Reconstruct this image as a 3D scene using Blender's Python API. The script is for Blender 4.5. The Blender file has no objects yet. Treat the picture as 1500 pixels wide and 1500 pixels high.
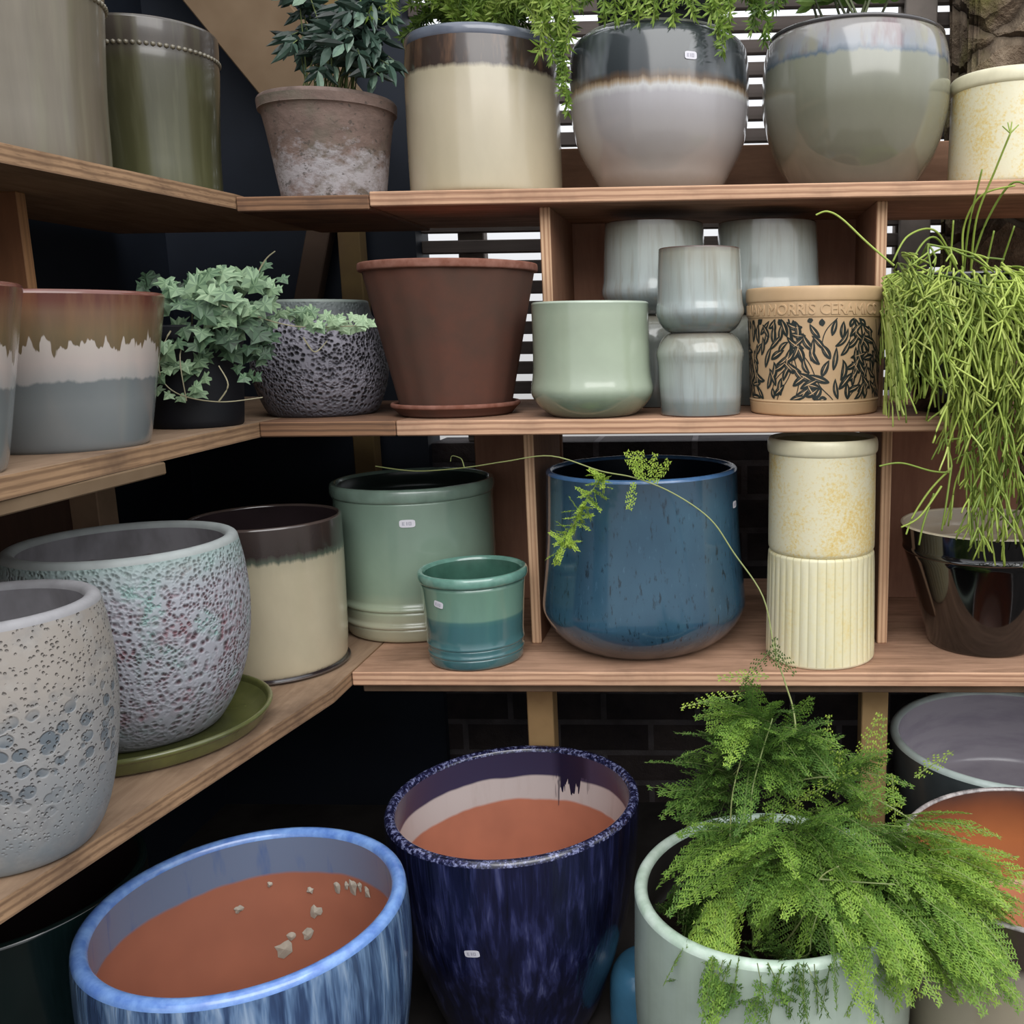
import bpy, math, random
from math import sin, cos, pi, sqrt, atan2, radians
from mathutils import Vector, Matrix

random.seed(11)
SC = bpy.context.scene
COL = SC.collection
FL = 0.95            # eye height above the floor
ZL, ZM, ZT = 0.495, 0.8405, 1.147   # tops of the lower, middle and top shelves

# ------------------------------------------------------------------ materials
def lin(h):
    if not isinstance(h, str):
        return (h[0], h[1], h[2], 1.0)
    h = h.lstrip('#')
    o = []
    for i in (0, 2, 4):
        c = int(h[i:i+2], 16) / 255
        o.append(c / 12.92 if c <= 0.04045 else ((c + 0.055) / 1.055) ** 2.4)
    return (*o, 1.0)

class T:
    """small wrapper to write node trees in one line per node"""
    def __init__(s, name, rough=0.5, spec=0.5, metal=0.0):
        s.m = bpy.data.materials.new(name); s.m.use_nodes = True
        s.t = s.m.node_tree; s.t.nodes.clear()
        s.out = s.t.nodes.new('ShaderNodeOutputMaterial')
        s.b = s.t.nodes.new('ShaderNodeBsdfPrincipled')
        s.t.links.new(s.b.outputs[0], s.out.inputs[0])
        s.set(s.b.inputs['Roughness'], rough); s.set(s.b.inputs['Metallic'], metal)
        s.set(s.b.inputs['Specular IOR Level'], spec)
        s._oc = None
    def set(s, sock, v):
        if hasattr(v, 'is_output'): s.t.links.new(v, sock)
        else: sock.default_value = v
    def n(s, kind, ins=None, **props):
        nd = s.t.nodes.new(kind)
        for k, v in props.items(): setattr(nd, k, v)
        for k, v in (ins or {}).items(): s.set(nd.inputs[k], v)
        return nd
    @property
    def oc(s):
        if s._oc is None: s._oc = s.n('ShaderNodeTexCoord').outputs['Object']
        return s._oc
    def sep(s, v=None):
        return s.n('ShaderNodeSeparateXYZ', {0: v if v is not None else s.oc}).outputs
    def scl(s, v, k):
        return s.n('ShaderNodeVectorMath', {0: v, 1: k}, operation='MULTIPLY').outputs[0]
    def noise(s, k=(10, 10, 10), d=3, r=0.55, scale=1.0, v=None, dist=0.0):
        return s.n('ShaderNodeTexNoise', {'Vector': s.scl(v or s.oc, k), 'Scale': scale, 'Detail': d, 'Roughness': r, 'Distortion': dist}).outputs[0]
    def vor(s, k, feature='F1', v=None, rnd=1.0, out=0):
        return s.n('ShaderNodeTexVoronoi', {'Vector': s.scl(v or s.oc, k), 'Scale': 1.0, 'Randomness': rnd}, feature=feature).outputs[out]
    def ramp(s, f, stops, interp='LINEAR'):
        nd = s.n('ShaderNodeValToRGB', {0: f}); r = nd.color_ramp; r.interpolation = interp
        while len(r.elements) < len(stops): r.elements.new(0.5)
        for e, (p, c) in zip(r.elements, stops): e.position = p; e.color = lin(c)
        return nd.outputs[0]
    def gray(s, f, a, b, lo=0.0, hi=1.0):
        return s.n('ShaderNodeMapRange', {0: f, 1: a, 2: b, 3: lo, 4: hi}).outputs[0]
    def mix(s, f, a, b, blend='MIX'):
        nd = s.n('ShaderNodeMix', {0: f}, data_type='RGBA', blend_type=blend)
        s.set(nd.inputs[6], lin(a) if isinstance(a, (str, tuple)) else a)
        s.set(nd.inputs[7], lin(b) if isinstance(b, (str, tuple)) else b)
        return nd.outputs[2]
    def ma(s, op, a, b=0.0):
        return s.n('ShaderNodeMath', {0: a, 1: b}, operation=op).outputs[0]
    def bump(s, h, strength=0.3, dist=0.01):
        o = s.n('ShaderNodeBump', {'Height': h, 'Strength': strength, 'Distance': dist}).outputs[0]
        s.set(s.b.inputs['Normal'], o)
    def col(s, c):
        s.set(s.b.inputs['Base Color'], lin(c) if isinstance(c, (str, tuple)) else c); return s
    def coat(s, w=0.6, r=0.05):
        s.set(s.b.inputs['Coat Weight'], w); s.set(s.b.inputs['Coat Roughness'], r + .05); return s
    def rough(s, v): s.set(s.b.inputs['Roughness'], v); return s

def m_plain(name, c, rough=0.5, spec=0.5, var=0.25, k=30, coat=0, c2=None, bump=0.0):
    t = T(name, rough, spec)
    n = t.noise((k, k, k), 4)
    base = lin(c)
    dark = lin(c2) if c2 else tuple(x * (1 - var) for x in base[:3]) + (1,)
    t.col(t.mix(t.gray(n, .35, .65), tuple(base[:3]), tuple(dark[:3])))
    if bump: t.bump(n, bump, 0.004)
    if coat: t.coat(coat)
    return t.m

def m_bands(name, H, stops, warp=0.03, k=(60, 60, 10), mott=0.18, mk=(25, 25, 12), rough=0.3, coat=0.5, extra=None, bump=0.05, interp='LINEAR', streak=None):
    """glaze bands by height; the band edges wander with noise"""
    t = T(name, rough)
    z = t.ma('DIVIDE', t.sep()[2], H)
    n = t.noise(k, 3, .6)
    zz = t.ma('ADD', z, t.ma('MULTIPLY', t.ma('SUBTRACT', n, 0.5), warp))
    c = t.ramp(zz, stops, interp)
    m = t.noise(mk, 4, .6)
    c = t.mix(t.gray(m, .3, .7, 0, mott), c, (0.0, 0.0, 0.0))
    if streak:
        sn = t.noise((streak[0], streak[0], streak[0] * .06), 3, .6)
        c = t.mix(t.gray(sn, .48, .75, 0, streak[2]), c, streak[1])
    if extra: c = extra(t, c, z)
    t.col(c)
    if coat: t.coat(coat, .06)
    if bump: t.bump(m, bump, 0.004)
    return t.m

def m_lava(name, H, ridge, pit, low=None, patch=None, k=130, top=None, strength=1.0, smooth_top=1.0, rough=0.6, big=0.55, mid=None):
    t = T(name, rough)
    wv = t.n('ShaderNodeVectorMath', {0: t.oc, 1: t.scl(t.n('ShaderNodeTexNoise', {'Vector': t.oc, 'Scale': 60.0, 'Detail': 2.0}).outputs[1], (.005, .005, .005))}, operation='ADD').outputs[0]
    v1 = t.vor((k, k, k), v=wv)
    v2 = t.vor((k * big, k * big, k * big), v=wv)
    z = t.ma('DIVIDE', t.sep()[2], H)
    reg = t.noise((16, 16, 16), 3, .6)
    h1 = t.gray(v1, .12, .62)
    h2 = t.gray(v2, .15, .55)
    h = t.mix(t.gray(reg, .45, .62), h1, h2)
    h = t.ma('MULTIPLY', h, 1.0)
    f = t.ramp(h, [(.10, pit), (.45, mid or pit), (.85, ridge), (1, ridge)])
    if patch:
        pn = t.noise((26, 26, 26), 3, .6)
        f = t.mix(t.gray(pn, .50, .66, 0, .75), f, patch[0])
        if len(patch) > 1:
            pn2 = t.noise((38, 38, 30), 3, .6, v=t.n('ShaderNodeVectorMath', {0: t.oc, 1: (3.1, 1.7, .3)}, operation='ADD').outputs[0])
            f = t.mix(t.gray(pn2, .52, .66, 0, .7), f, patch[1])
    f = t.mix(t.gray(h, .62, .95, 0, .75), f, ridge)
    f = t.mix(t.gray(h, .30, .08, 0, .8), f, pit)
    fade = t.ma('MULTIPLY', t.gray(t.ma('ADD', z, t.ma('MULTIPLY', reg, .25)), .12, .42), t.gray(z, smooth_top + .03, smooth_top - .05))
    if low: f = t.mix(fade, low, f)
    if top: f = t.mix(t.gray(z, .80, .97, 0, .8), f, top)
    t.col(f)
    t.bump(t.ma('MULTIPLY', h, t.gray(fade, 0, 1, .12, 1)), strength, .006)
    return t.m

def m_streak(name, cols, k=70, ratio=.10, rough=.22, coat=.7, bump=.5):
    t = T(name, rough)
    n = t.noise((k, k, k * ratio), 3, .65, dist=.3)
    n2 = t.noise((k * .35, k * .35, k * .12), 2)
    f = t.ma('ADD', t.ma('MULTIPLY', n, .75), t.ma('MULTIPLY', n2, .25))
    t.col(t.ramp(f, cols)); t.coat(coat, .08); t.bump(n, bump, .006)
    return t.m

def m_ply(name, axis, thick, face='#b08a6c', edge='#c39a7a', dark='#7d5a46', grain=0, stain=.35, wear='#8a6a54'):
    """plywood: veneer faces, thin plies striped across the thickness axis"""
    t = T(name, .75, .25)
    p = t.sep()[axis]
    u = t.ma('DIVIDE', p, thick)                       # -0.5 .. 0.5
    kg = [9, 9, 9]; kg[grain] = 1.2
    g = t.noise(tuple(x * 6 for x in kg), 4, .65, dist=.6)
    blot = t.noise((7, 7, 7), 5, .65)
    wob = t.noise((14, 14, 3), 2)
    ph = t.ma('ADD', u, t.ma('MULTIPLY', t.ma('SUBTRACT', wob, .5), .16))
    st = t.ma('SINE', t.ma('MULTIPLY', ph, 2 * pi * 2.6))
    e = t.mix(t.gray(st, -1.0, .25, .28, 1), dark, edge)
    ln = t.noise(tuple(3 if i == grain else 420 for i in range(3)), 3, .6)
    e = t.mix(t.gray(ln, .52, .66, 0, .55), e, dark)
    e = t.mix(t.gray(g, .35, .7, 0, .3), e, dark)
    f = t.mix(t.gray(g, .3, .72), face, wear)
    isf = t.gray(t.ma('ABSOLUTE', u), .485, .495)
    c = t.mix(isf, e, f)
    c = t.mix(t.gray(blot, .48, .70, 0, stain), c, '#4b3a31')
    t.col(c); t.bump(g, .15, .002)
    return t.m

# ------------------------------------------------------------------ object helpers
def tag(o, label=None, cat=None, group=None, kind=None):
    if label: o['label'] = label
    if cat: o['category'] = cat
    if group: o['group'] = group
    if kind: o['kind'] = kind
    return o

def empty(name, loc, label, cat, rot=None, group=None):
    o = bpy.data.objects.new(name, None); COL.objects.link(o)
    o.empty_display_size = .03; o.location = loc
    if rot: o.rotation_euler = rot
    return tag(o, label, cat, group)

def mesh_obj(name, verts, faces, mats, parent=None, smooth=True, midx=None, tint=None):
    me = bpy.data.meshes.new(name); me.from_pydata(verts, [], faces)
    for m in (mats if isinstance(mats, (list, tuple)) else [mats]): me.materials.append(m)
    if midx: me.polygons.foreach_set('material_index', midx)
    if smooth: me.polygons.foreach_set('use_smooth', [True] * len(me.polygons))
    if tint is not None:
        a = me.attributes.new('tint', 'FLOAT', 'POINT'); a.data.foreach_set('value', tint)
    me.update()
    o = bpy.data.objects.new(name, me); COL.objects.link(o)
    if parent: o.parent = parent
    return o

def box_data(sx, sy, sz, bev=0.0015, seg=1):
    import bmesh
    bm = bmesh.new(); bmesh.ops.create_cube(bm, size=1.0)
    for v in bm.verts: v.co = Vector((v.co.x * sx, v.co.y * sy, v.co.z * sz))
    if bev: bmesh.ops.bevel(bm, geom=list(bm.edges), offset=bev, segments=seg, affect='EDGES', profile=.5)
    return bm

def bm_obj(name, bm, mat, loc=(0, 0, 0), parent=None, rot=None, smooth=False):
    me = bpy.data.meshes.new(name); bm.to_mesh(me); bm.free(); me.materials.append(mat)
    o = bpy.data.objects.new(name, me); COL.objects.link(o); o.location = loc
    if rot: o.rotation_euler = rot
    if parent: o.parent = parent
    return o

def board(name, x0, x1, y0, y1, z0, z1, mat, label, cat, rot=None, group=None, kind=None, bev=.0015):
    o = bm_obj(name, box_data(x1 - x0, y1 - y0, z1 - z0, bev), mat, ((x0 + x1) / 2, (y0 + y1) / 2, (z0 + z1) / 2), rot=rot)
    return tag(o, label, cat, group, kind)

def poly_board(name, pts, z0, z1, mat, label, cat):
    cx = sum(p[0] for p in pts) / len(pts); cy = sum(p[1] for p in pts) / len(pts); h = (z1 - z0) / 2
    n = len(pts)
    V = [(x - cx, y - cy, -h) for x, y in pts] + [(x - cx, y - cy, h) for x, y in pts]
    F = [tuple(range(n))[::-1], tuple(range(n, 2 * n))] + [(i, (i + 1) % n, n + (i + 1) % n, n + i) for i in range(n)]
    o = mesh_obj(name, V, F, mat, smooth=False); o.location = (cx, cy, (z0 + z1) / 2)
    return tag(o, label, cat)

def chaikin(p, it):
    for _ in range(it):
        q = [p[0]]
        for a, b in zip(p, p[1:]):
            q.append((.75 * a[0] + .25 * b[0], .75 * a[1] + .25 * b[1])); q.append((.25 * a[0] + .75 * b[0], .25 * a[1] + .75 * b[1]))
        q.append(p[-1]); p = q
    return p

def subdiv(p, step=.006):
    o = [p[0]]
    for a, b in zip(p, p[1:]):
        d = math.hypot(a[0] - b[0], a[1] - b[1]); n = max(1, int(d / step))
        o += [(a[0] + (b[0] - a[0]) * i / n, a[1] + (b[1] - a[1]) * i / n) for i in range(1, n + 1)]
    return o

def lathe(name, prof, mat, parent, seg=96, mod=None, zs=None, xform=None):
    V, F = [], []; rings = []
    for r, z in prof:
        if r < 1e-5:
            rings.append([len(V)]); V.append((0, 0, z)); continue
        ids = []
        for j in range(seg):
            a = 2 * pi * j / seg
            rr = r + (mod(a, z) if mod else 0)
            ids.append(len(V)); V.append((rr * cos(a), rr * sin(a), z))
        rings.append(ids)
    for A, B in zip(rings, rings[1:]):
        for j in range(seg):
            k = (j + 1) % seg
            if len(A) == 1 and len(B) == 1: continue
            if len(A) == 1: F.append((A[0], B[k], B[j]))
            elif len(B) == 1: F.append((A[j], A[k], B[0]))
            else: F.append((A[j], A[k], B[k], B[j]))
    if xform: V = [xform(v) for v in V]
    return mesh_obj(name, V, F, mat, parent)

def r_at(keys, z):
    for a, b in zip(keys, keys[1:]):
        if min(a[1], b[1]) <= z <= max(a[1], b[1]) and abs(a[1] - b[1]) > 1e-6:
            return a[0] + (b[0] - a[0]) * (z - a[1]) / (b[1] - a[1])
    return keys[-1][0]

M_STICK = m_plain('white_sticker_paper', '#dcdae2', .5, .3, .04)
M_INK = m_plain('grey_ink', '#b3b1bd', .6, .2, .05)

def sticker(root, keys, th, z, w=.02, h=.011, tilt=0.0, flip=None):
    """rounded paper label lying on the curved wall"""
    P = []
    for i in range(24):
        a = 2 * pi * i / 24; e = .45
        P.append((w / 2 * math.copysign(abs(cos(a)) ** e, cos(a)), h / 2 * math.copysign(abs(sin(a)) ** e, sin(a))))
    def put(u, v, off):
        u, v = u * cos(tilt) - v * sin(tilt), u * sin(tilt) + v * cos(tilt)
        r = r_at(keys, z + v) + off; a = th + u / r
        return (r * cos(a), r * sin(a), z + v)
    V = []; F = []; mi = []
    V.append(put(0, 0, .0012))
    for k in (.5, 1.0):
        for u, v in P: V.append(put(u * k, v * k, .0012))
    for i in range(24):
        j = (i + 1) % 24
        F.append((0, 1 + i, 1 + j)); F.append((1 + i, 25 + i, 25 + j, 1 + j))
    mi = [0] * len(F)
    for u0, u1, v0, v1 in ((-.32, -.24, -.22, .22), (-.24, -.16, .14, .22), (-.24, -.17, -.05, .03), (-.24, -.16, -.22, -.14),   # worn price figures
                           (-.06, .02, -.22, .22), (.08, .14, -.22, .22), (.14, .2, .14, .22), (.14, .2, -.22, -.14), (.2, .26, -.22, .22)):
        b = len(V)
        for u, v in ((u0, v0), (u1, v0), (u1, v1), (u0, v1)): V.append(put(u * w, v * h, .0016))
        F.append((b, b + 1, b + 2, b + 3)); mi.append(1)
    o = mesh_obj('price_sticker', V, F, [M_STICK, M_INK], root, smooth=False, midx=mi)
    o['label'] = 'small white rounded price sticker'
    return o

def pot(name, label, cat, loc, keys, mats, rim=None, rw=.008, wall=None, floor=.012, flip=False, group=None, seg=96, mod=None, stickers=(), it=2, rim_h=None, inner=True, rot=None, parent=None, soil=None, size=1.0):
    """keys: outer wall (radius, height) from foot to just under the rim; rim: explicit (r,z) run from wall to the inner edge, else a round lip rw thick"""
    mb, mr, mi = mats
    root = parent or empty(name, loc, label, cat, rot=rot, group=group)
    root.scale = (size, size, size)
    H = keys[-1][1]
    body = [(0, keys[0][1])] + subdiv(chaikin(keys, it))
    if rim is None:
        r0 = keys[-1][0]; c = r0 - rw / 2
        rim = [(c + rw / 2 * cos(a), H + rw / 2 * sin(a)) for a in [pi * i / 8 for i in range(9)]]
    else:
        rim = [keys[-1]] + rim; rim = chaikin(rim, 2)
    w = wall or rw
    ri, zi = rim[-1]
    inn = [(ri, zi)]
    for r, z in reversed(subdiv(keys, .012)):
        if floor + .01 < z < zi - .012: inn.append((max(r - w, .01), z))
    fr = max(r_at(keys, floor + .01) - w, .01)
    inn += [(fr, floor + .008), (fr * .92, floor), (0, floor)]
    xf = None
    top = max(z for _, z in rim)
    if flip: xf = lambda v: (v[0], -v[1], top - v[2])
    lathe('body', body, mb, root, seg, mod, xform=xf)
    ro = lathe('rim', rim, mr, root, seg, xform=xf)
    if inner: lathe('interior', inn, mi, root, seg, xform=xf)
    if soil: lathe('soil', [(0, soil[0] + .01), (soil[1] * .5, soil[0] + .006), (soil[1], soil[0])], soil[2], root, 48)
    for s in stickers: sticker(root, keys, *s)
    return root

# triangle soup for foliage ------------------------------------------------
class Soup:
    def __init__(s): s.v = []; s.f = []; s.t = []
    def tri(s, a, b, c, t):
        n = len(s.v); s.v += [a, b, c]; s.t += [t, t, t]; s.f.append((n, n + 1, n + 2))
    def poly(s, pts, t):
        n = len(s.v); s.v += pts; s.t += [t] * len(pts); s.f.append(tuple(range(n, n + len(pts))))
    def tube(s, pts, r0, r1, t, n=5):
        b = len(s.v); m = len(pts)
        for i, p in enumerate(pts):
            p = Vector(p)
            d = (Vector(pts[min(i + 1, m - 1)]) - Vector(pts[max(i - 1, 0)]))
            d = d.normalized() if d.length > 1e-9 else Vector((0, 0, 1))
            a = d.cross(Vector((0, 0, 1)) if abs(d.z) < .9 else Vector((1, 0, 0))).normalized(); c = d.cross(a)
            r = r0 + (r1 - r0) * i / max(1, m - 1)
            for j in range(n):
                q = p + (a * cos(2 * pi * j / n) + c * sin(2 * pi * j / n)) * r
                s.v.append((q.x, q.y, q.z)); s.t.append(t)
        for i in range(m - 1):
            for j in range(n):
                k = (j + 1) % n
                s.f.append((b + i * n + j, b + i * n + k, b + (i + 1) * n + k, b + (i + 1) * n + j))
        s.f.append(tuple(b + (m - 1) * n + j for j in range(n)))
    def obj(s, name, mat, parent, smooth=False, origin=None):
        L = Vector(origin) if origin else parent.location
        v = [(p[0] - L.x, p[1] - L.y, p[2] - L.z) for p in s.v]
        return mesh_obj(name, v, s.f, mat, parent, smooth, tint=s.t)

def m_leaf(name, stops, rough=.5, trans=.25, spec=.4):
    t = T(name, rough, spec)
    a = t.n('ShaderNodeAttribute', attribute_name='tint').outputs['Fac']
    n = t.noise((120, 120, 120), 2)
    f = t.ma('ADD', a, t.ma('MULTIPLY', t.ma('SUBTRACT', n, .5), .18))
    c = t.ramp(f, stops)
    t.col(c)
    tr = t.n('ShaderNodeBsdfTranslucent', {0: c})
    mx = t.n('ShaderNodeMixShader', {0: trans, 1: t.b.outputs[0], 2: tr.outputs[0]})
    t.t.links.new(mx.outputs[0], t.out.inputs[0])
    return t.m

def catmull(P, n=8):
    P = [Vector(p) for p in P]; out = []
    for i in range(len(P) - 1):
        a = P[max(i - 1, 0)]; b = P[i]; c = P[i + 1]; d = P[min(i + 2, len(P) - 1)]
        for k in range(n):
            t = k / n
            out.append(.5 * ((2 * b) + (c - a) * t + (2 * a - 5 * b + 4 * c - d) * t * t + (3 * b - a - 3 * c + d) * t ** 3))
    out.append(P[-1]); return out

R = random.uniform
def rv(): 
    while True:
        v = Vector((R(-1, 1), R(-1, 1), R(-1, 1)))
        if .05 < v.length < 1: return v.normalized()

# ------------------------------------------------------------------ setting
M_BLACK = m_plain('black_painted_brick', '#15151b', .8, .2, .5, 8, bump=.6)
def brick_mat():
    t = T('sooty_brick', .9, .15)
    v = t.n('ShaderNodeCombineXYZ', {0: t.sep()[0], 1: t.sep()[2], 2: 0.0}).outputs[0]
    b = t.n('ShaderNodeTexBrick', {'Vector': v, 'Color1': lin('#4a4240'), 'Color2': lin('#332e30'), 'Mortar': lin('#655f60'), 'Scale': 1.0, 'Mortar Size': .006, 'Brick Width': .19, 'Row Height': .066, 'Bias': -.2})
    n = t.noise((25, 25, 25), 5, .7)
    c = t.mix(t.gray(n, .45, .75, 0, .5), b.outputs[0], '#4a413d')
    c = t.mix(t.gray(t.noise((5, 5, 5), 4), .4, .65, 0, .7), c, '#17171d')
    t.col(c); t.bump(t.ma('ADD', t.ma('MULTIPLY', b.outputs[1], -.6), n), .7, .01)
    return t.m
M_BRICK = brick_mat()
M_NAVY = m_plain('dark_navy_sheet', '#1e242f', .6, .3, .3, 6)
M_FLOOR = m_plain('dark_concrete_floor', '#3a3634', .85, .2, .5, 9, bump=.4)
def slat_mat():
    t = T('weathered_dark_slats', .85, .2)
    n = t.noise((2, 30, 60), 4, .6); n2 = t.noise((4, 4, 4), 3)
    c = t.mix(t.gray(n, .3, .7), '#5b5350', '#39332f')
    x = t.sep()[0]
    c = t.mix(t.gray(n2, .4, .7, 0, .4), c, '#7a7069')
    t.col(c); return t.m
M_SLAT = slat_mat()

board('floor', -1.1, 1.6, -1.2, 1.95, -.06, 0, M_FLOOR, None, None, kind='structure', bev=0)
board('wall_left', -1.12, -1.03, .05, 1.87, 0, 2.2, M_NAVY, None, None, kind='structure', bev=0)
board('wall_back', -.56, 1.6, 1.84, 1.95, 0, .745, M_BRICK, None, None, kind='structure', bev=0)
board('wall_corner', -1.03, -.56, 1.82, 1.90, 0, 2.2, M_NAVY, None, None, kind='structure', bev=0)

# slatted fence on top of the brick wall: laths with narrow gaps and a few uprights behind
fence = empty('slatted_fence', (.5, 1.86, .745), 'dark fence of narrow horizontal slats with bright gaps behind the shelves', 'fence')
slat0 = None; pitch = .0376
for k in range(-5, 20):
    zc = FL - .006 + pitch * (k + .5)
    if slat0 is None:
        slat0 = bm_obj('slat', box_data(2.16, .016, pitch - .0135, .002), M_SLAT, (0.02, 0, zc - .745), fence)
    else:
        s = slat0.copy(); COL.objects.link(s); s.parent = fence; s.location = (0.02, 0, zc - .745)
M_GREYW = m_plain('weathered_grey_timber', '#8a817a', .85, .2, .35, 12)
for x in (-.97, -.15, .86):
    bm_obj('upright', box_data(.05, .03, 1.0, .002), M_GREYW, (x, .024, .5), fence)
tag(bm_obj('fence_board', box_data(.055, .02, 1.0, .002), M_GREYW, (.355, 1.84, 1.245)), 'weathered grey upright board on the fence beside the mossy pillar', 'board')

def stone_mat():
    t = T('mossy_stone', .95, .15)
    n = t.noise((14, 14, 14), 6, .7); n2 = t.noise((7, 7, 5), 4, .6)
    c = t.ramp(n, [(.25, '#2b231d'), (.45, '#5f5143'), (.6, '#7d6e5d'), (.8, '#9c8d7a')])
    c = t.mix(t.gray(n2, .5, .66, 0, .8), c, '#5a5a26')
    v = t.vor((5, 5, 9), 'DISTANCE_TO_EDGE', v=t.n('ShaderNodeVectorMath', {0: t.oc, 1: t.scl(t.n('ShaderNodeTexNoise', {'Vector': t.oc, 'Scale': 12.0}).outputs[1], (.05, .05, .05))}, operation='ADD').outputs[0])
    c = t.mix(t.gray(v, .045, .0, 0, .6), c, '#2a221c')
    t.col(c); t.bump(t.ma('ADD', n, t.gray(v, 0, .1)), 1.0, .03); return t.m
def rock_pillar():
    import bmesh
    bm = box_data(.5, .16, 2.1, .01, 2)
    bmesh.ops.subdivide_edges(bm, edges=list(bm.edges), cuts=10, use_grid_fill=True)
    for v in bm.verts:
        v.co += Vector((R(-1, 1), R(-1, 1), R(-1, 1))) * .007
    return bm
tag(bm_obj('stone_pillar', rock_pillar(), stone_mat(), (.655, 1.745, 1.05)), 'rough mossy brown stone pillar behind the yellow pot at top right', 'pillar')

# ------------------------------------------------------------------ shelving
TH = .02
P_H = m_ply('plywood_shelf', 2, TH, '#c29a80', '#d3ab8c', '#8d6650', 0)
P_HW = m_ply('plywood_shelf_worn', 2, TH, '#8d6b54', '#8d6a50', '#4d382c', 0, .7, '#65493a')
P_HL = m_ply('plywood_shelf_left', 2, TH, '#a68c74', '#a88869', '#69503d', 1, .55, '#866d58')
P_V = m_ply('plywood_divider', 0, .015, '#a0765c', '#d8b492', '#a0765a', 2, .2, '#8a634d')
P_B = m_ply('plywood_back', 1, .014, '#a87d66', '#b08a6c', '#7d5a46', 2, .25, '#936a56')
P_L = m_ply('plywood_side', 1, .016, '#80573c', '#a87c56', '#8a6545', 2, .15, '#6f4b34')
M_POST = m_plain('pale_timber', '#a8895f', .8, .25, .3, 10, c2='#8d6f4b')
M_RAIL = m_plain('grey_brown_timber', '#7b6450', .8, .25, .35, 14)
M_STUD = m_plain('brown_timber', '#7d6a55', .85, .2, .3, 6, c2='#66533f')

YF, YB = 1.373, 1.66
K = 0.9125
S = 'shelf board'
board('shelf_board', -.484, .95, YF, YB, ZT - TH, ZT, P_H, 'long plywood top shelf board carrying the glazed bowls and cream pot', S)
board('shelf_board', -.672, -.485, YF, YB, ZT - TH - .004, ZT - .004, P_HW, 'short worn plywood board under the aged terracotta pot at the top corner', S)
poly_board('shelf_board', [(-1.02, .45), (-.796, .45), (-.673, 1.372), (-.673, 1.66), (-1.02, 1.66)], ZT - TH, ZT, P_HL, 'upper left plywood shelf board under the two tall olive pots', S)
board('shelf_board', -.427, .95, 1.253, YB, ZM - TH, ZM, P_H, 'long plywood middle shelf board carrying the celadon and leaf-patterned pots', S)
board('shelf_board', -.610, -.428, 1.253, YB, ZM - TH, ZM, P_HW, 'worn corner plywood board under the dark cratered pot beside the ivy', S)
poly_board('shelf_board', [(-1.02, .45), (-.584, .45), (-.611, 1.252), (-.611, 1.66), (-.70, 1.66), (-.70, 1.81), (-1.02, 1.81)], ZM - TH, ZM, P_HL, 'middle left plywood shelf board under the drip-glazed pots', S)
board('shelf_board', -.511, .95, 1.25, YB + .1, ZL - TH, ZL, P_H, 'deep plywood lower shelf board carrying the navy pot and yellow stack', S)
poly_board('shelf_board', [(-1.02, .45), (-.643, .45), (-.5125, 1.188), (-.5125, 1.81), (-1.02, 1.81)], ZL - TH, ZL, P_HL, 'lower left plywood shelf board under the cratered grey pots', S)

tag(bm_obj('back_board', box_data(.86, .014, .10, .0015), m_ply('plywood_upstand', 1, .014, '#8a6a54', '#b08a6c', '#7d5a46', 0, .3, '#755744'), (.03, 1.652, ZT + .0502)), 'low brown plywood back board behind the bowls on the top shelf', 'back board')
D = 'divider'
board('divider_panel', -.2550, -.2397, 1.41, 1.62, ZM, ZT - TH, P_V, 'upright plywood divider left of the grey pot stacks on the middle shelf', D)
board('divider_panel', .2190, .2345, 1.41, 1.62, ZM, ZT - TH, P_V, 'upright plywood divider between the leaf-patterned pot and the trailing green plant', D)
board('divider_panel', -.2845, -.2695, YF + .001, 1.60, ZL, ZM - TH, P_V, 'upright plywood divider between the sage pot and the navy pot', D)
board('divider_panel', .2285, .2435, YF + .001, 1.60, ZL, ZM - TH, P_V, 'upright plywood divider right of the yellow pot stack', D)
B = 'board'
board('backing_board', -.254, -.165, 1.622, 1.636, ZM, ZT - TH, P_B, 'brown plywood back strip behind the left grey pot stack', B)
board('backing_board', .12, .234, 1.622, 1.636, ZM, ZT - TH, P_B, 'brown plywood back strip behind the right grey pot stack', B)
board('backing_board', -.42, -.270, 1.622, 1.636, ZL, ZM - TH, P_B, 'brown plywood back strip behind the sage green pot', B)
board('backing_board', .243, .50, 1.622, 1.636, ZL, ZM - TH, P_B, 'brown plywood back strip behind the black pot on the lower shelf', B)
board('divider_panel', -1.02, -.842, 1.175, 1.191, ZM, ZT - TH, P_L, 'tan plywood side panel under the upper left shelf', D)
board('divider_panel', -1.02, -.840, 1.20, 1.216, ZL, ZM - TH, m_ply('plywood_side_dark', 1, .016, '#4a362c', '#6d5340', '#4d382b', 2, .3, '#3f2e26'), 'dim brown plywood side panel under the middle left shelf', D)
board('shelf_post', -.838, -.800, 1.19, 1.23, ZL, ZM - TH - .001, M_RAIL, 'square brown post at the edge of the dim left side panel', 'post')

board('shelf_rail', -.505, .95, 1.272, 1.30, ZL - TH - .017, ZL - TH - .0005, M_RAIL, 'grey-brown timber rail under the front of the lower shelf', 'rail')
board('shelf_rail', -.68, -.598, .55, 1.01, ZM - TH - .014, ZM - TH - .0005, M_STUD, 'timber batten under the middle left shelf', 'rail')
board('shelf_post', -.299, -.259, 1.388, 1.428, 0, ZL - TH - .001, M_POST, 'pale timber post behind the dark blue floor pot', 'post')
board('shelf_post', .208, .247, 1.37, 1.41, 0, ZL - TH - .001, M_POST, 'pale timber post behind the feathery fern', 'post')
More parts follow.
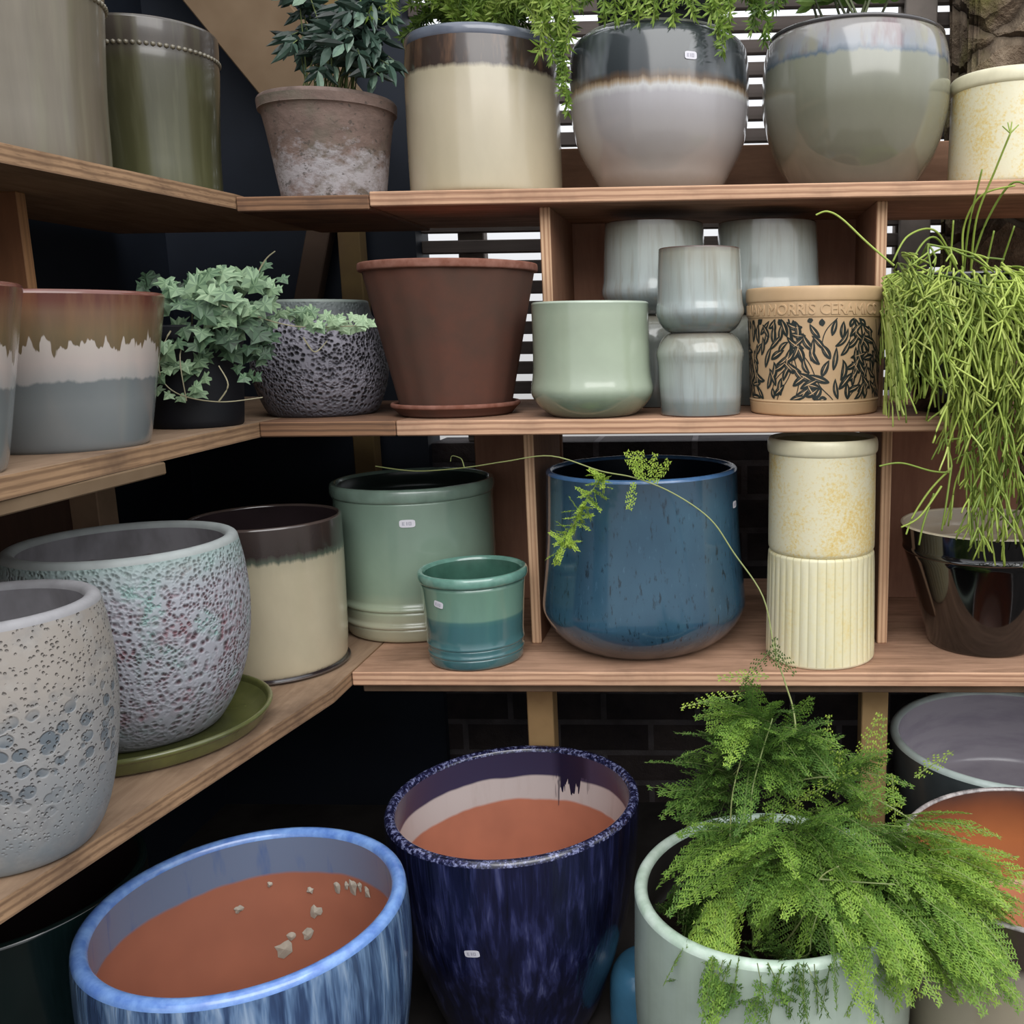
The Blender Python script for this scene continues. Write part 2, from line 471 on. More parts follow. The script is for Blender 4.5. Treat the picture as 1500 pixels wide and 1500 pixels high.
# corner framing
def beam(name, a, b, w, d, mat, label, cat):
    a, b = Vector(a), Vector(b); L = (b - a).length
    o = bm_obj(name, box_data(w, d, L, .002), mat, (a + b) / 2)
    z = (b - a).normalized(); y = Vector((0, 1, 0)); x = y.cross(z).normalized(); y = z.cross(x)
    o.rotation_euler = Matrix((x, y, z)).transposed().to_euler()
    return tag(o, label, cat)
beam('diagonal_brace', (-1.0, 1.70, 1.76), (-.645, 1.70, 1.303), .135, .035, M_STUD, 'wide brown timber brace sloping down behind the aged terracotta pot', 'brace')
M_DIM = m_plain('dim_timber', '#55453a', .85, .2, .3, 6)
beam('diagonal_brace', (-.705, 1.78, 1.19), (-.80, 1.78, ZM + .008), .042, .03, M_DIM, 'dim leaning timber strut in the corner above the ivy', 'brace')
board('corner_stud', -.685, -.645, 1.765, 1.80, ZL, 2.0, m_plain('ochre_timber', '#7f6a45', .85, .2, .3, 6, c2='#5f4c38'), 'upright timber stud in the corner behind the aged terracotta pot', 'stud')

# ------------------------------------------------------------------ glaze materials
TERRA = '#a0563b'
M_TERRA_IN = m_plain('bare_terracotta_inside', '#a9644b', .85, .2, .18, 14)
M_DARKIN = m_plain('dark_glazed_inside', '#33302e', .4, .5, .3, 20)
P = 'pot'
def cam_th(x, y): return atan2(-y, -x)

# ---- top shelf, left
def olive(name, label, loc, k, H, c1, c2, bead_z):
    keys = [(k * .076, 0), (k * .079, .004), (k * .0805, H * .35), (k * .0895, H * .80), (k * .0885, H * .84), (k * .0905, H * .93), (k * .0905, H)]
    mb = m_bands(name + '_glaze', H, [(0, c1), (.75, c2), (.86, '#4a433c'), (1, '#4d463f')], .05, (20, 20, 5), .25, (50, 50, 3), .28, .6, streak=(60, '#85856a', .25))
    root = pot('plant_pot', label, P, loc, keys, (mb, mb, M_DARKIN), rw=.009)
    rb = r_at(keys, bead_z)
    V, F = [], []
    n = 70
    import bmesh
    bm = bmesh.new()
    for i in range(n):
        a = 2 * pi * i / n
        bmesh.ops.create_icosphere(bm, subdivisions=1, radius=.0036 * k, matrix=Matrix.Translation((rb * cos(a), rb * sin(a), bead_z)))
    o = bm_obj('beaded_band', bm, m_plain(name + '_beads', '#77705f', .3, .6, .3, 60, coat=.4), parent=root)
    for p in o.data.polygons: p.use_smooth = True
    return root
olive('olive_big', 'tall pale olive-grey glazed pot cut by the left edge, top shelf', (-.82, 1.17, ZT), 1.12, .262, '#6d6658', '#736b5c', .191)
olive('olive_small', 'dark olive green glazed pot with beaded collar, top left shelf', (-.80, 1.42, ZT), 1.0, .2205, '#55573a', '#4c4a35', .189)

# ---- top shelf, back
AG = T('aged_terracotta', .85, .2)
z = AG.ma('DIVIDE', AG.sep()[2], .138); n = AG.noise((30, 30, 45), 5, .7); n2 = AG.noise((55, 55, 90), 4, .7)
c = AG.mix(AG.gray(n, .35, .65), '#7d6a62', '#665750')
c = AG.mix(AG.gray(AG.noise((13, 13, 13), 4), .5, .65, 0, .5), c, '#5c6052')
w = AG.ma('SUBTRACT', AG.ma('ADD', n2, .06), AG.ma('MULTIPLY', AG.ma('ABSOLUTE', AG.ma('SUBTRACT', z, .24)), .85))
c = AG.mix(AG.gray(w, .30, .56, 0, .8), c, '#a9a5a8')
c = AG.mix(AG.gray(AG.noise((80, 80, 110), 3, .7), .60, .66, 0, .7), c, '#4a4540')
AG.col(c); AG.bump(n2, .4, .004)
M_AGRIM = m_plain('aged_terracotta_rim', '#7b6a63', .85, .2, .3, 50, c2='#5d5049', bump=.3)
M_SOIL = m_plain('dark_potting_soil', '#241c17', .95, .1, .5, 90, bump=1.0)
KA = [(.070, 0), (.0735, .003), (.0735, .006), (.0905, .116), (.0965, .120), (.0965, .120), (.0975, .131)]
jas = pot('potted_jasmine', 'aged whitewashed terracotta pot with dark leafy jasmine on the corner shelf', 'potted plant', (-.571, 1.4731, ZT - .004), [(r, z * 1.06) for r, z in KA], (AG.m, M_AGRIM, M_SOIL), rw=.012, floor=.1)

KC = [(.106, 0), (.1115, .003), (.1125, .010), (.1125, .1), (.1116, .177), (.1083, .207)]
def brown_var(t, c, zz):
    n = t.noise((40, 40, 6), 4, .65)
    up = t.gray(zz, .74, .78)
    return t.mix(t.ma('MULTIPLY', up, t.gray(n, .5, .72, 0, .8)), c, '#7a5c46')
M_CREAM = m_bands('cream_dark_top_glaze', .2219, [(0, '#aea388'), (.05, '#bcb196'), (.60, '#bdb29a'), (.735, '#b5ab92'), (.765, '#3c312c'), (1, '#41352f')], .035, (130, 130, 40), .08, rough=.22, extra=brown_var)
M_CREAMRIM = m_plain('slate_blue_rim_glaze', '#6c7280', .2, .6, .2, 30, coat=.6)
pot('plant_pot', 'cream glazed pot with dark brown band and slate rim, top shelf', P, (-.3483, 1.5022, ZT), KC, (M_CREAM, M_CREAMRIM, M_DARKIN), rim=[(.1092, .209), (.1098, .215), (.107, .2219), (.102, .2219), (.0985, .217)], rw=.01)

KB = [(.078, 0), (.084, .004), (.0945, .018), (.1020, .033), (.1115, .048), (.1205, .0664), (.1260, .086), (.1300, .115), (.1306, .150), (.1290, .190), (.1245, .2055), (.1120, .2137), (.1095, .2145)]
def rust(t, c, zz):
    n = t.noise((90, 90, 8), 3)
    n2 = t.noise((14, 14, 5), 3)
    c = t.mix(t.ma('MULTIPLY', t.gray(zz, .66, .70), t.gray(n2, .55, .68, 0, .7)), c, '#7e8489')
    return c
M_BOWLW = m_bands('white_bowl_dark_top_glaze', .2137, [(0, '#948b7f'), (.12, '#a39b94'), (.45, '#a29e9f'), (.56, '#aaa7aa'), (.60, '#c3c3c2'), (.63, '#a08d75'), (.655, '#5c4a3a'), (.70, '#33383b'), (1, '#42484a')], .06, (110, 110, 8), .06, rough=.15, coat=.55, extra=rust)
M_BOWLRIM = m_plain('grey_lip_glaze', '#7e8076', .25, .5, .2, 30)
xb, yb = -.0866, 1.4948
pot('plant_pot', 'round white bowl pot with dark slate upper band, top shelf', P, (xb, yb, ZT), KB, (M_BOWLW, M_BOWLRIM, M_DARKIN), rw=.008, stickers=[(cam_th(xb, yb) + .33, .166, .017, .010)])

KG = [(.078, 0), (.085, .005), (.0965, .0190), (.1110, .0395), (.1190, .0585), (.1250, .078), (.1315, .105), (.1335, .130), (.1320, .1700), (.1270, .196), (.1222, .2045)]
def mauve(t, c, zz):
    n = t.noise((45, 45, 10), 3, .6); n2 = t.noise((30, 30, 12), 3)
    up = t.gray(zz, .78, .81)
    c = t.mix(t.ma('MULTIPLY', up, t.gray(n, .52, .66, 0, .75)), c, '#6d565a')
    c = t.mix(t.ma('MULTIPLY', up, t.gray(n2, .52, .66, 0, .8)), c, '#8d8b78')
    return c
M_ROUND = m_bands('grey_green_round_glaze', .2094, [(0, '#7f796d'), (.2, '#797666'), (.5, '#777767'), (.765, '#828475'), (.785, '#5d6a76'), (.82, '#858b93'), (.93, '#8d8a88'), (1, '#7a746e')], .07, (60, 60, 12), .10, rough=.14, coat=.8, extra=mauve)
M_ROUNDRIM = m_plain('dark_lip_glaze', '#4c494a', .2, .6, .2, 30, coat=.5)
pot('plant_pot', 'large round grey-green glazed pot with mauve and blue collar, top shelf', P, (.1952, 1.4836, ZT), KG, (M_ROUND, M_ROUNDRIM, M_DARKIN), rim=[(.1235, .2050), (.1245, .208), (.122, .2105), (.117, .2085), (.115, .203)], rw=.008)

def m_yellow(name, dots=.5, base='#ded7b8'):
    t = T(name, .45)
    s = t.noise((230, 230, 230), 3, .7); p = t.noise((12, 12, 9), 3, .6)
    f = t.ma('ADD', t.ma('MULTIPLY', s, .6), t.ma('MULTIPLY', p, .55))
    c = t.ramp(f, [(.54, base), (.64, '#dcca92'), (.76, '#d6b25c')] if dots else [(.55, base), (.8, '#d9c98e')])
    t.col(c); t.coat(.25, .15); t.bump(s, .08, .002)
    return t.m
M_YEL = m_yellow('speckled_yellow_glaze', 1)
M_YEL2 = m_yellow('pale_yellow_glaze', 0, '#dad0a4')
M_YELRIM = m_plain('cream_rim_glaze', '#ded7b8', .4, .5, .08, 60, coat=.2)
M_YELIN = m_plain('cream_inside_glaze', '#b9ac82', .5, .4, .2, 30)
def yellow_keys(r, h, foot=True):
    return [(r * .955, 0), (r * .99, .003), (r, .008), (r * .985, h * .85), (r * .985, h * .862)]
def yellow_rim(r, h): return [(r * 1.0, h * .868), (r * 1.022, h * .89), (r * 1.022, h * .96), (r * .99, h), (r * .94, h), (r * .90, h * .97)]
pot('plant_pot', 'speckled pale yellow pot cut by the right edge, top shelf', P, (.417, 1.4718, ZT), yellow_keys(.0862, .149), (M_YEL, M_YELRIM, M_YELIN), rim=yellow_rim(.0862, .149))

# ---- middle shelf, left
KD = [(.081, 0), (.084, .003), (.087, .014), (.1148, .168)]
DR = T('drip_glaze', .25)
z = DR.ma('DIVIDE', DR.sep()[2], .173)
dn = DR.noise((110, 110, 3), 2, .5); d2 = DR.noise((20, 20, 2), 1)
edge = DR.ma('ADD', .67, DR.ma('ADD', DR.ma('MULTIPLY', DR.ma('SUBTRACT', dn, .5), .36), DR.ma('MULTIPLY', DR.ma('SUBTRACT', d2, .5), .22)))
top = DR.ramp(z, [(.62, '#5f553f'), (.74, '#6a5b43'), (.86, '#6d5342'), (.93, '#5f382f'), (1, '#542c27')])
st = DR.noise((60, 60, 4), 3)
top = DR.mix(DR.gray(st, .45, .7, 0, .35), top, '#8d6a4a')
b2 = DR.ma('ADD', z, DR.ma('MULTIPLY', DR.ma('SUBTRACT', DR.noise((60, 60, 20), 3), .5), .09))
low = DR.ramp(b2, [(0, '#6c7173'), (.30, '#777c7d'), (.435, '#6d7375'), (.452, '#a09e9c'), (.56, '#b4a9a4'), (.72, '#b8b0a8')])
DR.col(DR.mix(DR.gray(DR.ma('SUBTRACT', z, edge), -.006, .006), low, top)); DR.coat(.5, .08)
M_DRIPRIM = m_plain('oxblood_rim', '#6e443b', .25, .5, .2, 40, coat=.4)
pot('plant_pot', 'tapered drip-glazed pot, oxblood rim over white and slate blue, beside the ivy', P, (-0.6856, 0.9853, ZM), KD, (DR.m, M_DRIPRIM, M_DARKIN), rw=.009, size=K)
pot('plant_pot', 'matching drip-glazed pot mostly cut off by the left edge, middle shelf', P, (-0.6798, 0.7619, ZM), KD, (DR.m, M_DRIPRIM, M_DARKIN), rw=.009, size=K)

M_NURS = m_plain('dark_plastic', '#171a22', .5, .4, .3, 20)
M_NURS2 = m_plain('near_black_plastic', '#0c0f16', .6, .3, .3, 20)
ivy = pot('potted_ivy', 'trailing green variegated ivy in a dark pot, middle left shelf', 'potted plant', (-0.6707, 1.2136, ZM), [(.058, 0), (.061, .004), (.068, .118), (.071, .12), (.072, .136)], (M_NURS2, M_NURS2, M_SOIL), rw=.005, floor=.115, size=K)

M_LAVAMID = m_lava('dark_cratered_glaze', .1758, '#85828c', '#202025', low='#47474e', mid='#4f4d56', k=200, top='#5d6663', strength=1.0, smooth_top=.84, big=.7)
M_LAVAMIDR = m_plain('grey_green_rim', '#7a837d', .5, .4, .2, 40)
pot('plant_pot', 'dark purple-grey cratered lava-glaze pot standing beside the ivy', P, (-0.5752, 1.3837, ZM), [(.076, 0), (.0835, .004), (.0945, .030), (.1041, .0661), (.1010, .105), (.0910, .140), (.0830, .1515), (.0805, .160), (.0785, .172)], (M_LAVAMID, M_LAVAMIDR, M_DARKIN), rw=.008, size=K)

M_TERRAB = T('brown_terracotta', .85, .2)
n = M_TERRAB.noise((9, 9, 9), 4, .6); n2 = M_TERRAB.noise((60, 60, 60), 3, .6)
c = M_TERRAB.mix(M_TERRAB.gray(n, .35, .68), '#513d34', '#613f34')
c = M_TERRAB.mix(M_TERRAB.gray(n2, .4, .7, 0, .25), c, '#4d3b34')
M_TERRAB.col(c); M_TERRAB.bump(n2, .1, .002); M_TERRAB = M_TERRAB.m
M_TERRAR = m_plain('terracotta_rim', '#8a6154', .85, .2, .2, 60, c2='#74493b', bump=.2)
wob = lambda a, z: .0006 * sin(7 * a) + .0005 * sin(17 * a + 1)
pot('saucer', 'brown terracotta saucer under the big terracotta pot', 'saucer', (-0.3738, 1.3580, ZM), [(.080, 0), (.0863, .002), (.0885, .006), (.0965, .0135)], (M_TERRAB, M_TERRAR, M_TERRAB), rim=[(.0985, .0145), (.0985, .019), (.0955, .0205), (.092, .019), (.0905, .015)], floor=.007, size=K)
pot('plant_pot', 'large plain brown terracotta pot standing in its saucer, middle shelf', P, (-0.3738, 1.3580, ZM + .0068), [(.081, 0), (.0846, .003), (.0855, .010), (.1265, .203), (.1270, .2055)], (M_TERRAB, M_TERRAR, M_TERRA_IN), rim=[(.1315, .2062), (.1330, .2082), (.1330, .2155), (.1318, .2185), (.1260, .2185), (.121, .2150)], rw=.011, mod=wob, size=K)

# ---- middle shelf, back
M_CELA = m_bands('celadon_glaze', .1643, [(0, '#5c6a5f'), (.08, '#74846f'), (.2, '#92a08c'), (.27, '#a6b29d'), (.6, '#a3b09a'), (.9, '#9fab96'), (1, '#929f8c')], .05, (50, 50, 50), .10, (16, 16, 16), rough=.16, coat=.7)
M_CELAR = m_plain('celadon_rim', '#b3bfae', .2, .5, .1, 40, coat=.5)
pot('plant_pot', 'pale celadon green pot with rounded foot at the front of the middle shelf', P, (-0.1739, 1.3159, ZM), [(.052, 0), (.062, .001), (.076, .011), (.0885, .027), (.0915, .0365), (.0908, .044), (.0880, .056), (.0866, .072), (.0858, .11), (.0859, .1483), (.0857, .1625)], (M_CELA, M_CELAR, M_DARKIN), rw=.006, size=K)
KGy = [(.043, 0), (.0476, .001), (.0575, .010), (.0640, .0240), (.0650, .031), (.0640, .037), (.0622, .046), (.0612, .08), (.0592, .1175)]
def m_greyglaze(name, H):
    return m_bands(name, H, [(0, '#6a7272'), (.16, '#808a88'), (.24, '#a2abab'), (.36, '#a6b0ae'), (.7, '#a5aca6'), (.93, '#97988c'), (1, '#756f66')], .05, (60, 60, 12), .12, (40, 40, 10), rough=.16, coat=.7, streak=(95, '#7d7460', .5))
M_GREY = m_greyglaze('grey_blue_glaze', .1188)
M_GREYR = m_plain('brown_edge_glaze', '#5a4a44', .25, .5, .2, 40, coat=.4)
GP = dict(rw=.004, it=2, size=K)
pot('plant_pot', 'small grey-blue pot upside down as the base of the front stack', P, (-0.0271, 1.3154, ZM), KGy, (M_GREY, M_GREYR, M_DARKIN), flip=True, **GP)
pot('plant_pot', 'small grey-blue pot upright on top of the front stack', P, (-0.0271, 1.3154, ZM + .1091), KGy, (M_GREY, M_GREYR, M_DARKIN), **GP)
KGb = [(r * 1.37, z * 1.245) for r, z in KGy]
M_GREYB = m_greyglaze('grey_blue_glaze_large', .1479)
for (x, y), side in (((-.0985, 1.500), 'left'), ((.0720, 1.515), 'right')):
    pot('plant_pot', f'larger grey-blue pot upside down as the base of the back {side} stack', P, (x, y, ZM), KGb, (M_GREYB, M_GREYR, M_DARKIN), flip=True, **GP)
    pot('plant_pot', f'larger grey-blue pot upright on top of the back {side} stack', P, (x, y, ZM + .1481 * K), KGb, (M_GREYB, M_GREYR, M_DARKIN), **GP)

# ---- leaf patterned pot
M_TAN = m_plain('tan_stoneware', '#c4a47e', .55, .4, .08, 30, coat=.15)
M_LEAFINK = m_plain('dark_green_leaf_print', '#252d2a', .5, .4, .3, 90)
M_LEAFMID = m_plain('grey_green_leaf_print', '#6d675a', .5, .4, .3, 90)
xm, ym = 0.1278, 1.3414
KM = [(.0905, 0), (.0940, .002), (.0945, .005), (.0957, .0175), (.0957, .0178), (.0950, .0185), (.0950, .0190), (.0962, .0198), (.0962, .0215), (.0950, .0225), (.0950, .0230), (.0985, .1385), (.0985, .1388), (.0995, .1392), (.0998, .140), (.0998, .1605), (.0998, .161)]
mor = pot('plant_pot', 'tan stoneware pot printed with dark willow leaves and an embossed name band', P, (xm, ym, ZM), KM, (M_TAN, M_TAN, M_TERRA_IN), rim=[(.1012, .1615), (.1018, .166), (.1018, .1775), (.1000, .1816), (.0955, .1816), (.0925, .178)], it=1, rw=.008, size=K)
def willow():
    rng = random.Random(5)
    V, F, MI = [], [], []
    thc = cam_th(xm, ym); Z0, Z1 = .0235, .1375
    rad = lambda z: .0950 + (z - .023) * (.0985 - .0950) / .1155
    def put(u, v, off):
        v = min(max(v, Z0), Z1); r = rad(v) + off; a = thc + u / .097
        return (r * cos(a), r * sin(a), v)
    def quad(strip, off, mi):
        b = len(V)
        for (l, rr) in strip: V.append(put(*l, off)); V.append(put(*rr, off))
        for i in range(len(strip) - 1):
            F.append((b + 2 * i, b + 2 * i + 1, b + 2 * i + 3, b + 2 * i + 2)); MI.append(mi)
    def ribbon(pts, wf, off, mi):
        if len(pts) < 2: return
        st = []
        for i, p in enumerate(pts):
            a = pts[max(i - 1, 0)]; c = pts[min(i + 1, len(pts) - 1)]
            dx, dy = c[0] - a[0], c[1] - a[1]; L = math.hypot(dx, dy) or 1
            w = wf(i / (len(pts) - 1)); st.append(((p[0] - dy / L * w, p[1] + dx / L * w), (p[0] + dy / L * w, p[1] - dx / L * w)))
        quad(st, off, mi)
    def leaf(u, v, ang, L, W, curl, off):
        pts = []; x, y, a = u, v, ang; n = 9
        for i in range(n + 1):
            pts.append((x, y)); x += L / n * cos(a); y += L / n * sin(a); a += curl / n
        if max(p[1] for p in pts) < Z0 or min(p[1] for p in pts) > Z1: return
        pts = [p for p in pts if Z0 - .001 <= p[1] <= Z1 + .001]
        if len(pts) < 4: return
        ribbon(pts, lambda t: W * (sin(pi * min(1, t * .97 + .03)) ** .8) * (1.15 - .4 * t), off, 0)
        ribbon([((p[0] * .5 + q[0] * .5), (p[1] * .5 + q[1] * .5)) for p, q in zip(pts[2:-1], pts[1:-2])], lambda t: W * .16 * sin(pi * t), off + .00025, 1)
        sh = W * .5
        dx, dy = -sin(ang + curl / 2) * sh, cos(ang + curl / 2) * sh
        ribbon([(p[0] + dx, p[1] + dy) for p in pts[3:-3]], lambda t: W * .11 * sin(pi * t), off + .00025, 2)
    off = .0004
    circ = 2 * pi * .097
    fld = lambda u, v: pi / 2 + .65 * sin(2 * pi * 6 * u / circ + 22 * v) + .25 * sin(2 * pi * 11 * u / circ - 30 * v)
    for k in range(46):                       # thin wandering stems
        x = -circ / 2 + circ * (k + rng.uniform(-.3, .3)) / 46; y = Z0 if k % 2 else rng.uniform(Z0, Z1 - .04); pts = []
        for i in range(60):
            pts.append((x, y)); a = fld(x, y); x += .003 * cos(a); y += .003 * sin(a)
            if y > Z1: break
        ribbon(pts, lambda t: .0007, off + .0001, 0)
    done = []
    for _ in range(9000):
        u, v = rng.uniform(-circ / 2, circ / 2), rng.uniform(Z0 - .008, Z1 - .006)
        if any(math.hypot(u - q[0], (v - q[1]) * .85) < .0108 for q in done): continue
        done.append((u, v)); sd = rng.choice((-1, 1))
        leaf(u, v, fld(u, v) + sd * rng.uniform(.35, 1.0), rng.uniform(.023, .034), rng.uniform(.0040, .0056), -sd * rng.uniform(-.4, 1.4), off + rng.uniform(0, .0003))
    o = mesh_obj('leaf_print', V, F, [M_LEAFINK, M_TAN, M_LEAFMID], mor, smooth=False, midx=MI)
    o['label'] = 'dark green willow leaf print around the pot'
    # embossed lettering on the band below the rim
    cu = bpy.data.curves.new('lettering', 'FONT'); cu.body = 'WILLIAM MORRIS CERAMICS'; cu.size = .0215; cu.extrude = .0006; cu.bevel_depth = .0003; cu.bevel_resolution = 1; cu.resolution_u = 3
    cu.space_character = .98
    ob = bpy.data.objects.new('lettering_curve', cu); COL.objects.link(ob)
    dg = bpy.context.evaluated_depsgraph_get()
    me = bpy.data.meshes.new_from_object(ob.evaluated_get(dg)); me.name = 'lettering'
    bpy.data.objects.remove(ob); bpy.data.curves.remove(cu)
    xs = [v.co.x for v in me.vertices]; w = max(xs) - min(xs)
    end = thc + radians(60); r0 = .0998
    for v in me.vertices:
        a = end - (max(xs) - v.co.x) * (.265 / w) / r0
        r = r0 + v.co.z + .0003
        v.co = Vector((r * cos(a), r * sin(a), .1425 + v.co.y))
    me.materials.clear(); me.materials.append(M_TAN)
    lo = bpy.data.objects.new('lettering', me); COL.objects.link(lo); lo.parent = mor; lo['label'] = 'raised capital letters around the upper band'
willow()

# ---- trailing rhipsalis in black pot, middle shelf right
M_BLK = m_plain('black_gloss_glaze', '#0c0c0d', .08, .6, .2, 20, coat=.8)
rhi = pot('potted_trailing_cactus', 'yellow-green trailing mistletoe cactus spilling from a black pot, right side', 'potted plant', (0.3310, 1.3449, ZM), [(.066, 0), (.0702, .003), (.073, .012), (.0935, .17), (.096, .172), (.0967, .1955)], (M_BLK, M_BLK, M_SOIL), rw=.006, floor=.178, size=K)

# ---- lower shelf, left
M_LFR = m_plain('grey_stone_rim', '#9a999c', .6, .3, .2, 40, bump=.2)
def two_tone(name, up, low, line):
    t = T(name, .75, .3); z = t.sep()[2]; n = t.noise((25, 25, 12), 4)
    f = t.gray(t.ma('ADD', z, t.ma('MULTIPLY', t.ma('SUBTRACT', n, .5), .02)), line - .002, line + .002)
    t.col(t.mix(f, t.mix(t.gray(n, .35, .7, 0, .5), low, '#2b201d'), t.mix(t.gray(n, .4, .7, 0, .6), up, '#5b5758'))); return t.m
M_LFI = two_tone('grey_and_earth_inside', '#8d8b90', '#57403a', .182)
M_SOILB = m_plain('brown_earth_inside', '#4b3834', .9, .2, .3, 40)
LF = T('pale_cratered_glaze', .55)
wv = LF.n('ShaderNodeVectorMath', {0: LF.oc, 1: LF.scl(LF.n('ShaderNodeTexNoise', {'Vector': LF.oc, 'Scale': 50.0}).outputs[1], (.006, .006, .006))}, operation='ADD').outputs[0]
z = LF.ma('DIVIDE', LF.sep()[2], .23)
va = LF.vor((230, 230, 230), v=wv); vb = LF.vor((70, 70, 70), v=wv)
reg = LF.noise((14, 14, 14), 3)
zn = LF.ma('ADD', z, LF.ma('MULTIPLY', LF.ma('SUBTRACT', reg, .5), .5))
pits = LF.gray(va, .14, .34)                               # 0 in small pits
blob = LF.gray(vb, .46, .38)                                # 1 inside big smooth cells
mid = LF.ma('MULTIPLY', LF.gray(zn, .25, .36), LF.gray(zn, .74, .60))
c = LF.ramp(zn, [(.10, '#7f868a'), (.35, '#8e8e8f'), (.62, '#8f8c89'), (.75, '#98918a'), (1, '#938c85')])
c = LF.mix(LF.ma('MULTIPLY', LF.ma('MULTIPLY', blob, mid), .85), c, '#59646d')
pitw = LF.ma('MULTIPLY', LF.ma('SUBTRACT', 1.0, pits), LF.gray(zn, .15, .38))
c = LF.mix(LF.ma('MULTIPLY', pitw, .6), c, '#55504d')
c = LF.mix(LF.gray(LF.noise((30, 30, 30), 4), .50, .66, 0, .5), c, '#a5a3a0')
c = LF.mix(LF.gray(LF.noise((22, 22, 22), 5, .7, v=LF.scl(LF.oc, (1.3, 1.3, 1.3))), .50, .68, 0, .45), c, '#6f7073')
LF.col(c); LF.bump(LF.ma('SUBTRACT', LF.ma('MULTIPLY', blob, LF.ma('MULTIPLY', mid, -.4)), pitw), .7, .004)
pot('plant_pot', 'pale grey cratered pot at the front of the lower left shelf', P, (-.6435, .7887, ZL), [(.055, 0), (.063, .004), (.076, .030), (.0855, .070), (.0915, .110), (.0945, .155), (.0920, .1985), (.0882, .224)], (LF.m, M_LFR, M_LFI), rw=.014, floor=.12, wall=.014)

M_SAUC = m_plain('moss_green_saucer_glaze', '#676a3c', .25, .5, .25, 18, coat=.5, c2='#4f5231')
pot('saucer', 'glossy moss green saucer under the cratered pot, lower left shelf', 'saucer', (-.682, 1.0458, ZL), [(.120, 0), (.1300, .002), (.1340, .007), (.1400, .018)], (M_SAUC, M_SAUC, M_SAUC), rim=[(.1425, .020), (.1430, .0235), (.1400, .0255), (.1365, .0235), (.1345, .018)], floor=.008)
M_LAVA = m_lava('mauve_turquoise_cratered_glaze', .2248, '#9c9da5', '#523f45', low='#77767c', mid='#847c84', patch=('#83a8a3', '#7a4c54'), k=215, top='#8da39f', strength=.55, smooth_top=.97, big=.6)
M_LAVAR = m_plain('pale_grey_rim', '#a2a8a7', .55, .35, .15, 40)
pot('plant_pot', 'mauve and turquoise cratered lava-glaze pot standing on the green saucer', P, (-.678, 1.045, ZL + .0085), [(.078, 0), (.0845, .004), (.101, .030), (.114, .062), (.1223, .100), (.1258, .145), (.1240, .185), (.1185, .2165)], (M_LAVA, M_LAVAR, M_LFI), rw=.015, floor=.12, wall=.015)

M_CREAM2 = m_bands('cream_brown_top_glaze', .2137, [(0, '#8a7f6b'), (.02, '#b5aa91'), (.4, '#b3a88f'), (.66, '#aea48b'), (.735, '#a49c84'), (.76, '#4c5448'), (.80, '#2f2623'), (1, '#352b28')], .07, (150, 150, 18), .10, rough=.25, coat=.5)
M_DKGL = m_plain('dark_plum_inside_glaze', '#2d2426', .15, .6, .3, 20, coat=.6)
M_DKRIM = m_plain('dark_edge_glaze', '#4b403c', .15, .6, .2, 30, coat=.6)
pot('plant_pot', 'cream pot with dark brown top, behind the cratered pot on the lower left shelf', P, (-.6308, 1.2846, ZL + .0055), [(.090, 0), (.0945, .002), (.0965, .010), (.0985, .045), (.1012, .15), (.1012, .205)], (M_CREAM2, M_DKRIM, M_DKGL), rw=.006)
pot('saucer', 'thin dark saucer under the cream and brown pot, lower left shelf', 'saucer', (-.6308, 1.2846, ZL), [(.093, 0), (.097, .001), (.0985, .003)], (M_DKGL, M_DKRIM, M_DKGL), rim=[(.0995, .0035), (.0995, .0052), (.097, .0052), (.0955, .0048)], floor=.004)

M_SAGE = m_bands('sage_green_glaze', .2356, [(0, '#a9a68c'), (.10, '#aaa891'), (.22, '#a2ac94'), (.34, '#8ba08c'), (.7, '#809787'), (.92, '#7d9484'), (.935, '#5f7568'), (1, '#839a8b')], .05, (14, 14, 14), .14, (14, 14, 10), rough=.2, coat=.7)
M_SAGER = m_plain('sage_rim_glaze', '#82998b', .2, .5, .2, 40, coat=.7)
M_SAGEI = m_plain('sage_inside_glaze', '#2c3834', .3, .5, .3, 20)
xs, ys = -.4840, 1.484
KS = [(.105, 0), (.1125, .002), (.1150, .006), (.1180, .0225), (.1180, .0225), (.1205, .0245), (.1205, .0275), (.1183, .030), (.1183, .030), (.1195, .049), (.1195, .049), (.1222, .051), (.1222, .0545), (.1203, .057), (.1203, .057), (.1228, .12), (.1222, .205), (.1218, .214), (.1218, .214)]
pot('plant_pot', 'tall sage green glazed cylinder pot with ringed foot, lower shelf', P, (xs, ys, ZL), KS, (M_SAGE, M_SAGER, M_SAGEI), rim=[(.1250, .216), (.1262, .222), (.1262, .230), (.1235, .2356), (.118, .2356), (.114, .231)], rw=.009, it=1, stickers=[(cam_th(xs, ys) - .10, .186, .023, .0115)])
xt, yt = -.3522, 1.3156
KT = [(.060, 0), (.0655, .0015), (.0665, .006), (.0668, .015), (.0668, .015), (.0680, .0165), (.0680, .019), (.0668, .021), (.0672, .028), (.0672, .028), (.0686, .0295), (.0686, .032), (.0676, .034), (.0695, .07), (.0730, .118), (.0730, .118)]
M_TEAL = m_bands('teal_two_tone_glaze', .1321, [(0, '#5f6a66'), (.04, '#3d5f62'), (.14, '#487074'), (.48, '#456f72'), (.525, '#4c7674'), (.55, '#729585'), (.86, '#6d907f'), (.90, '#42635a'), (1, '#5b8f80')], .03, (14, 14, 6), .16, (30, 30, 8), rough=.15, coat=.8)
M_TEALR = m_plain('turquoise_rim_glaze', '#6d998b', .15, .6, .25, 60, coat=.8)
M_TEALI = m_plain('green_inside_glaze', '#41685a', .2, .5, .3, 30, coat=.5)
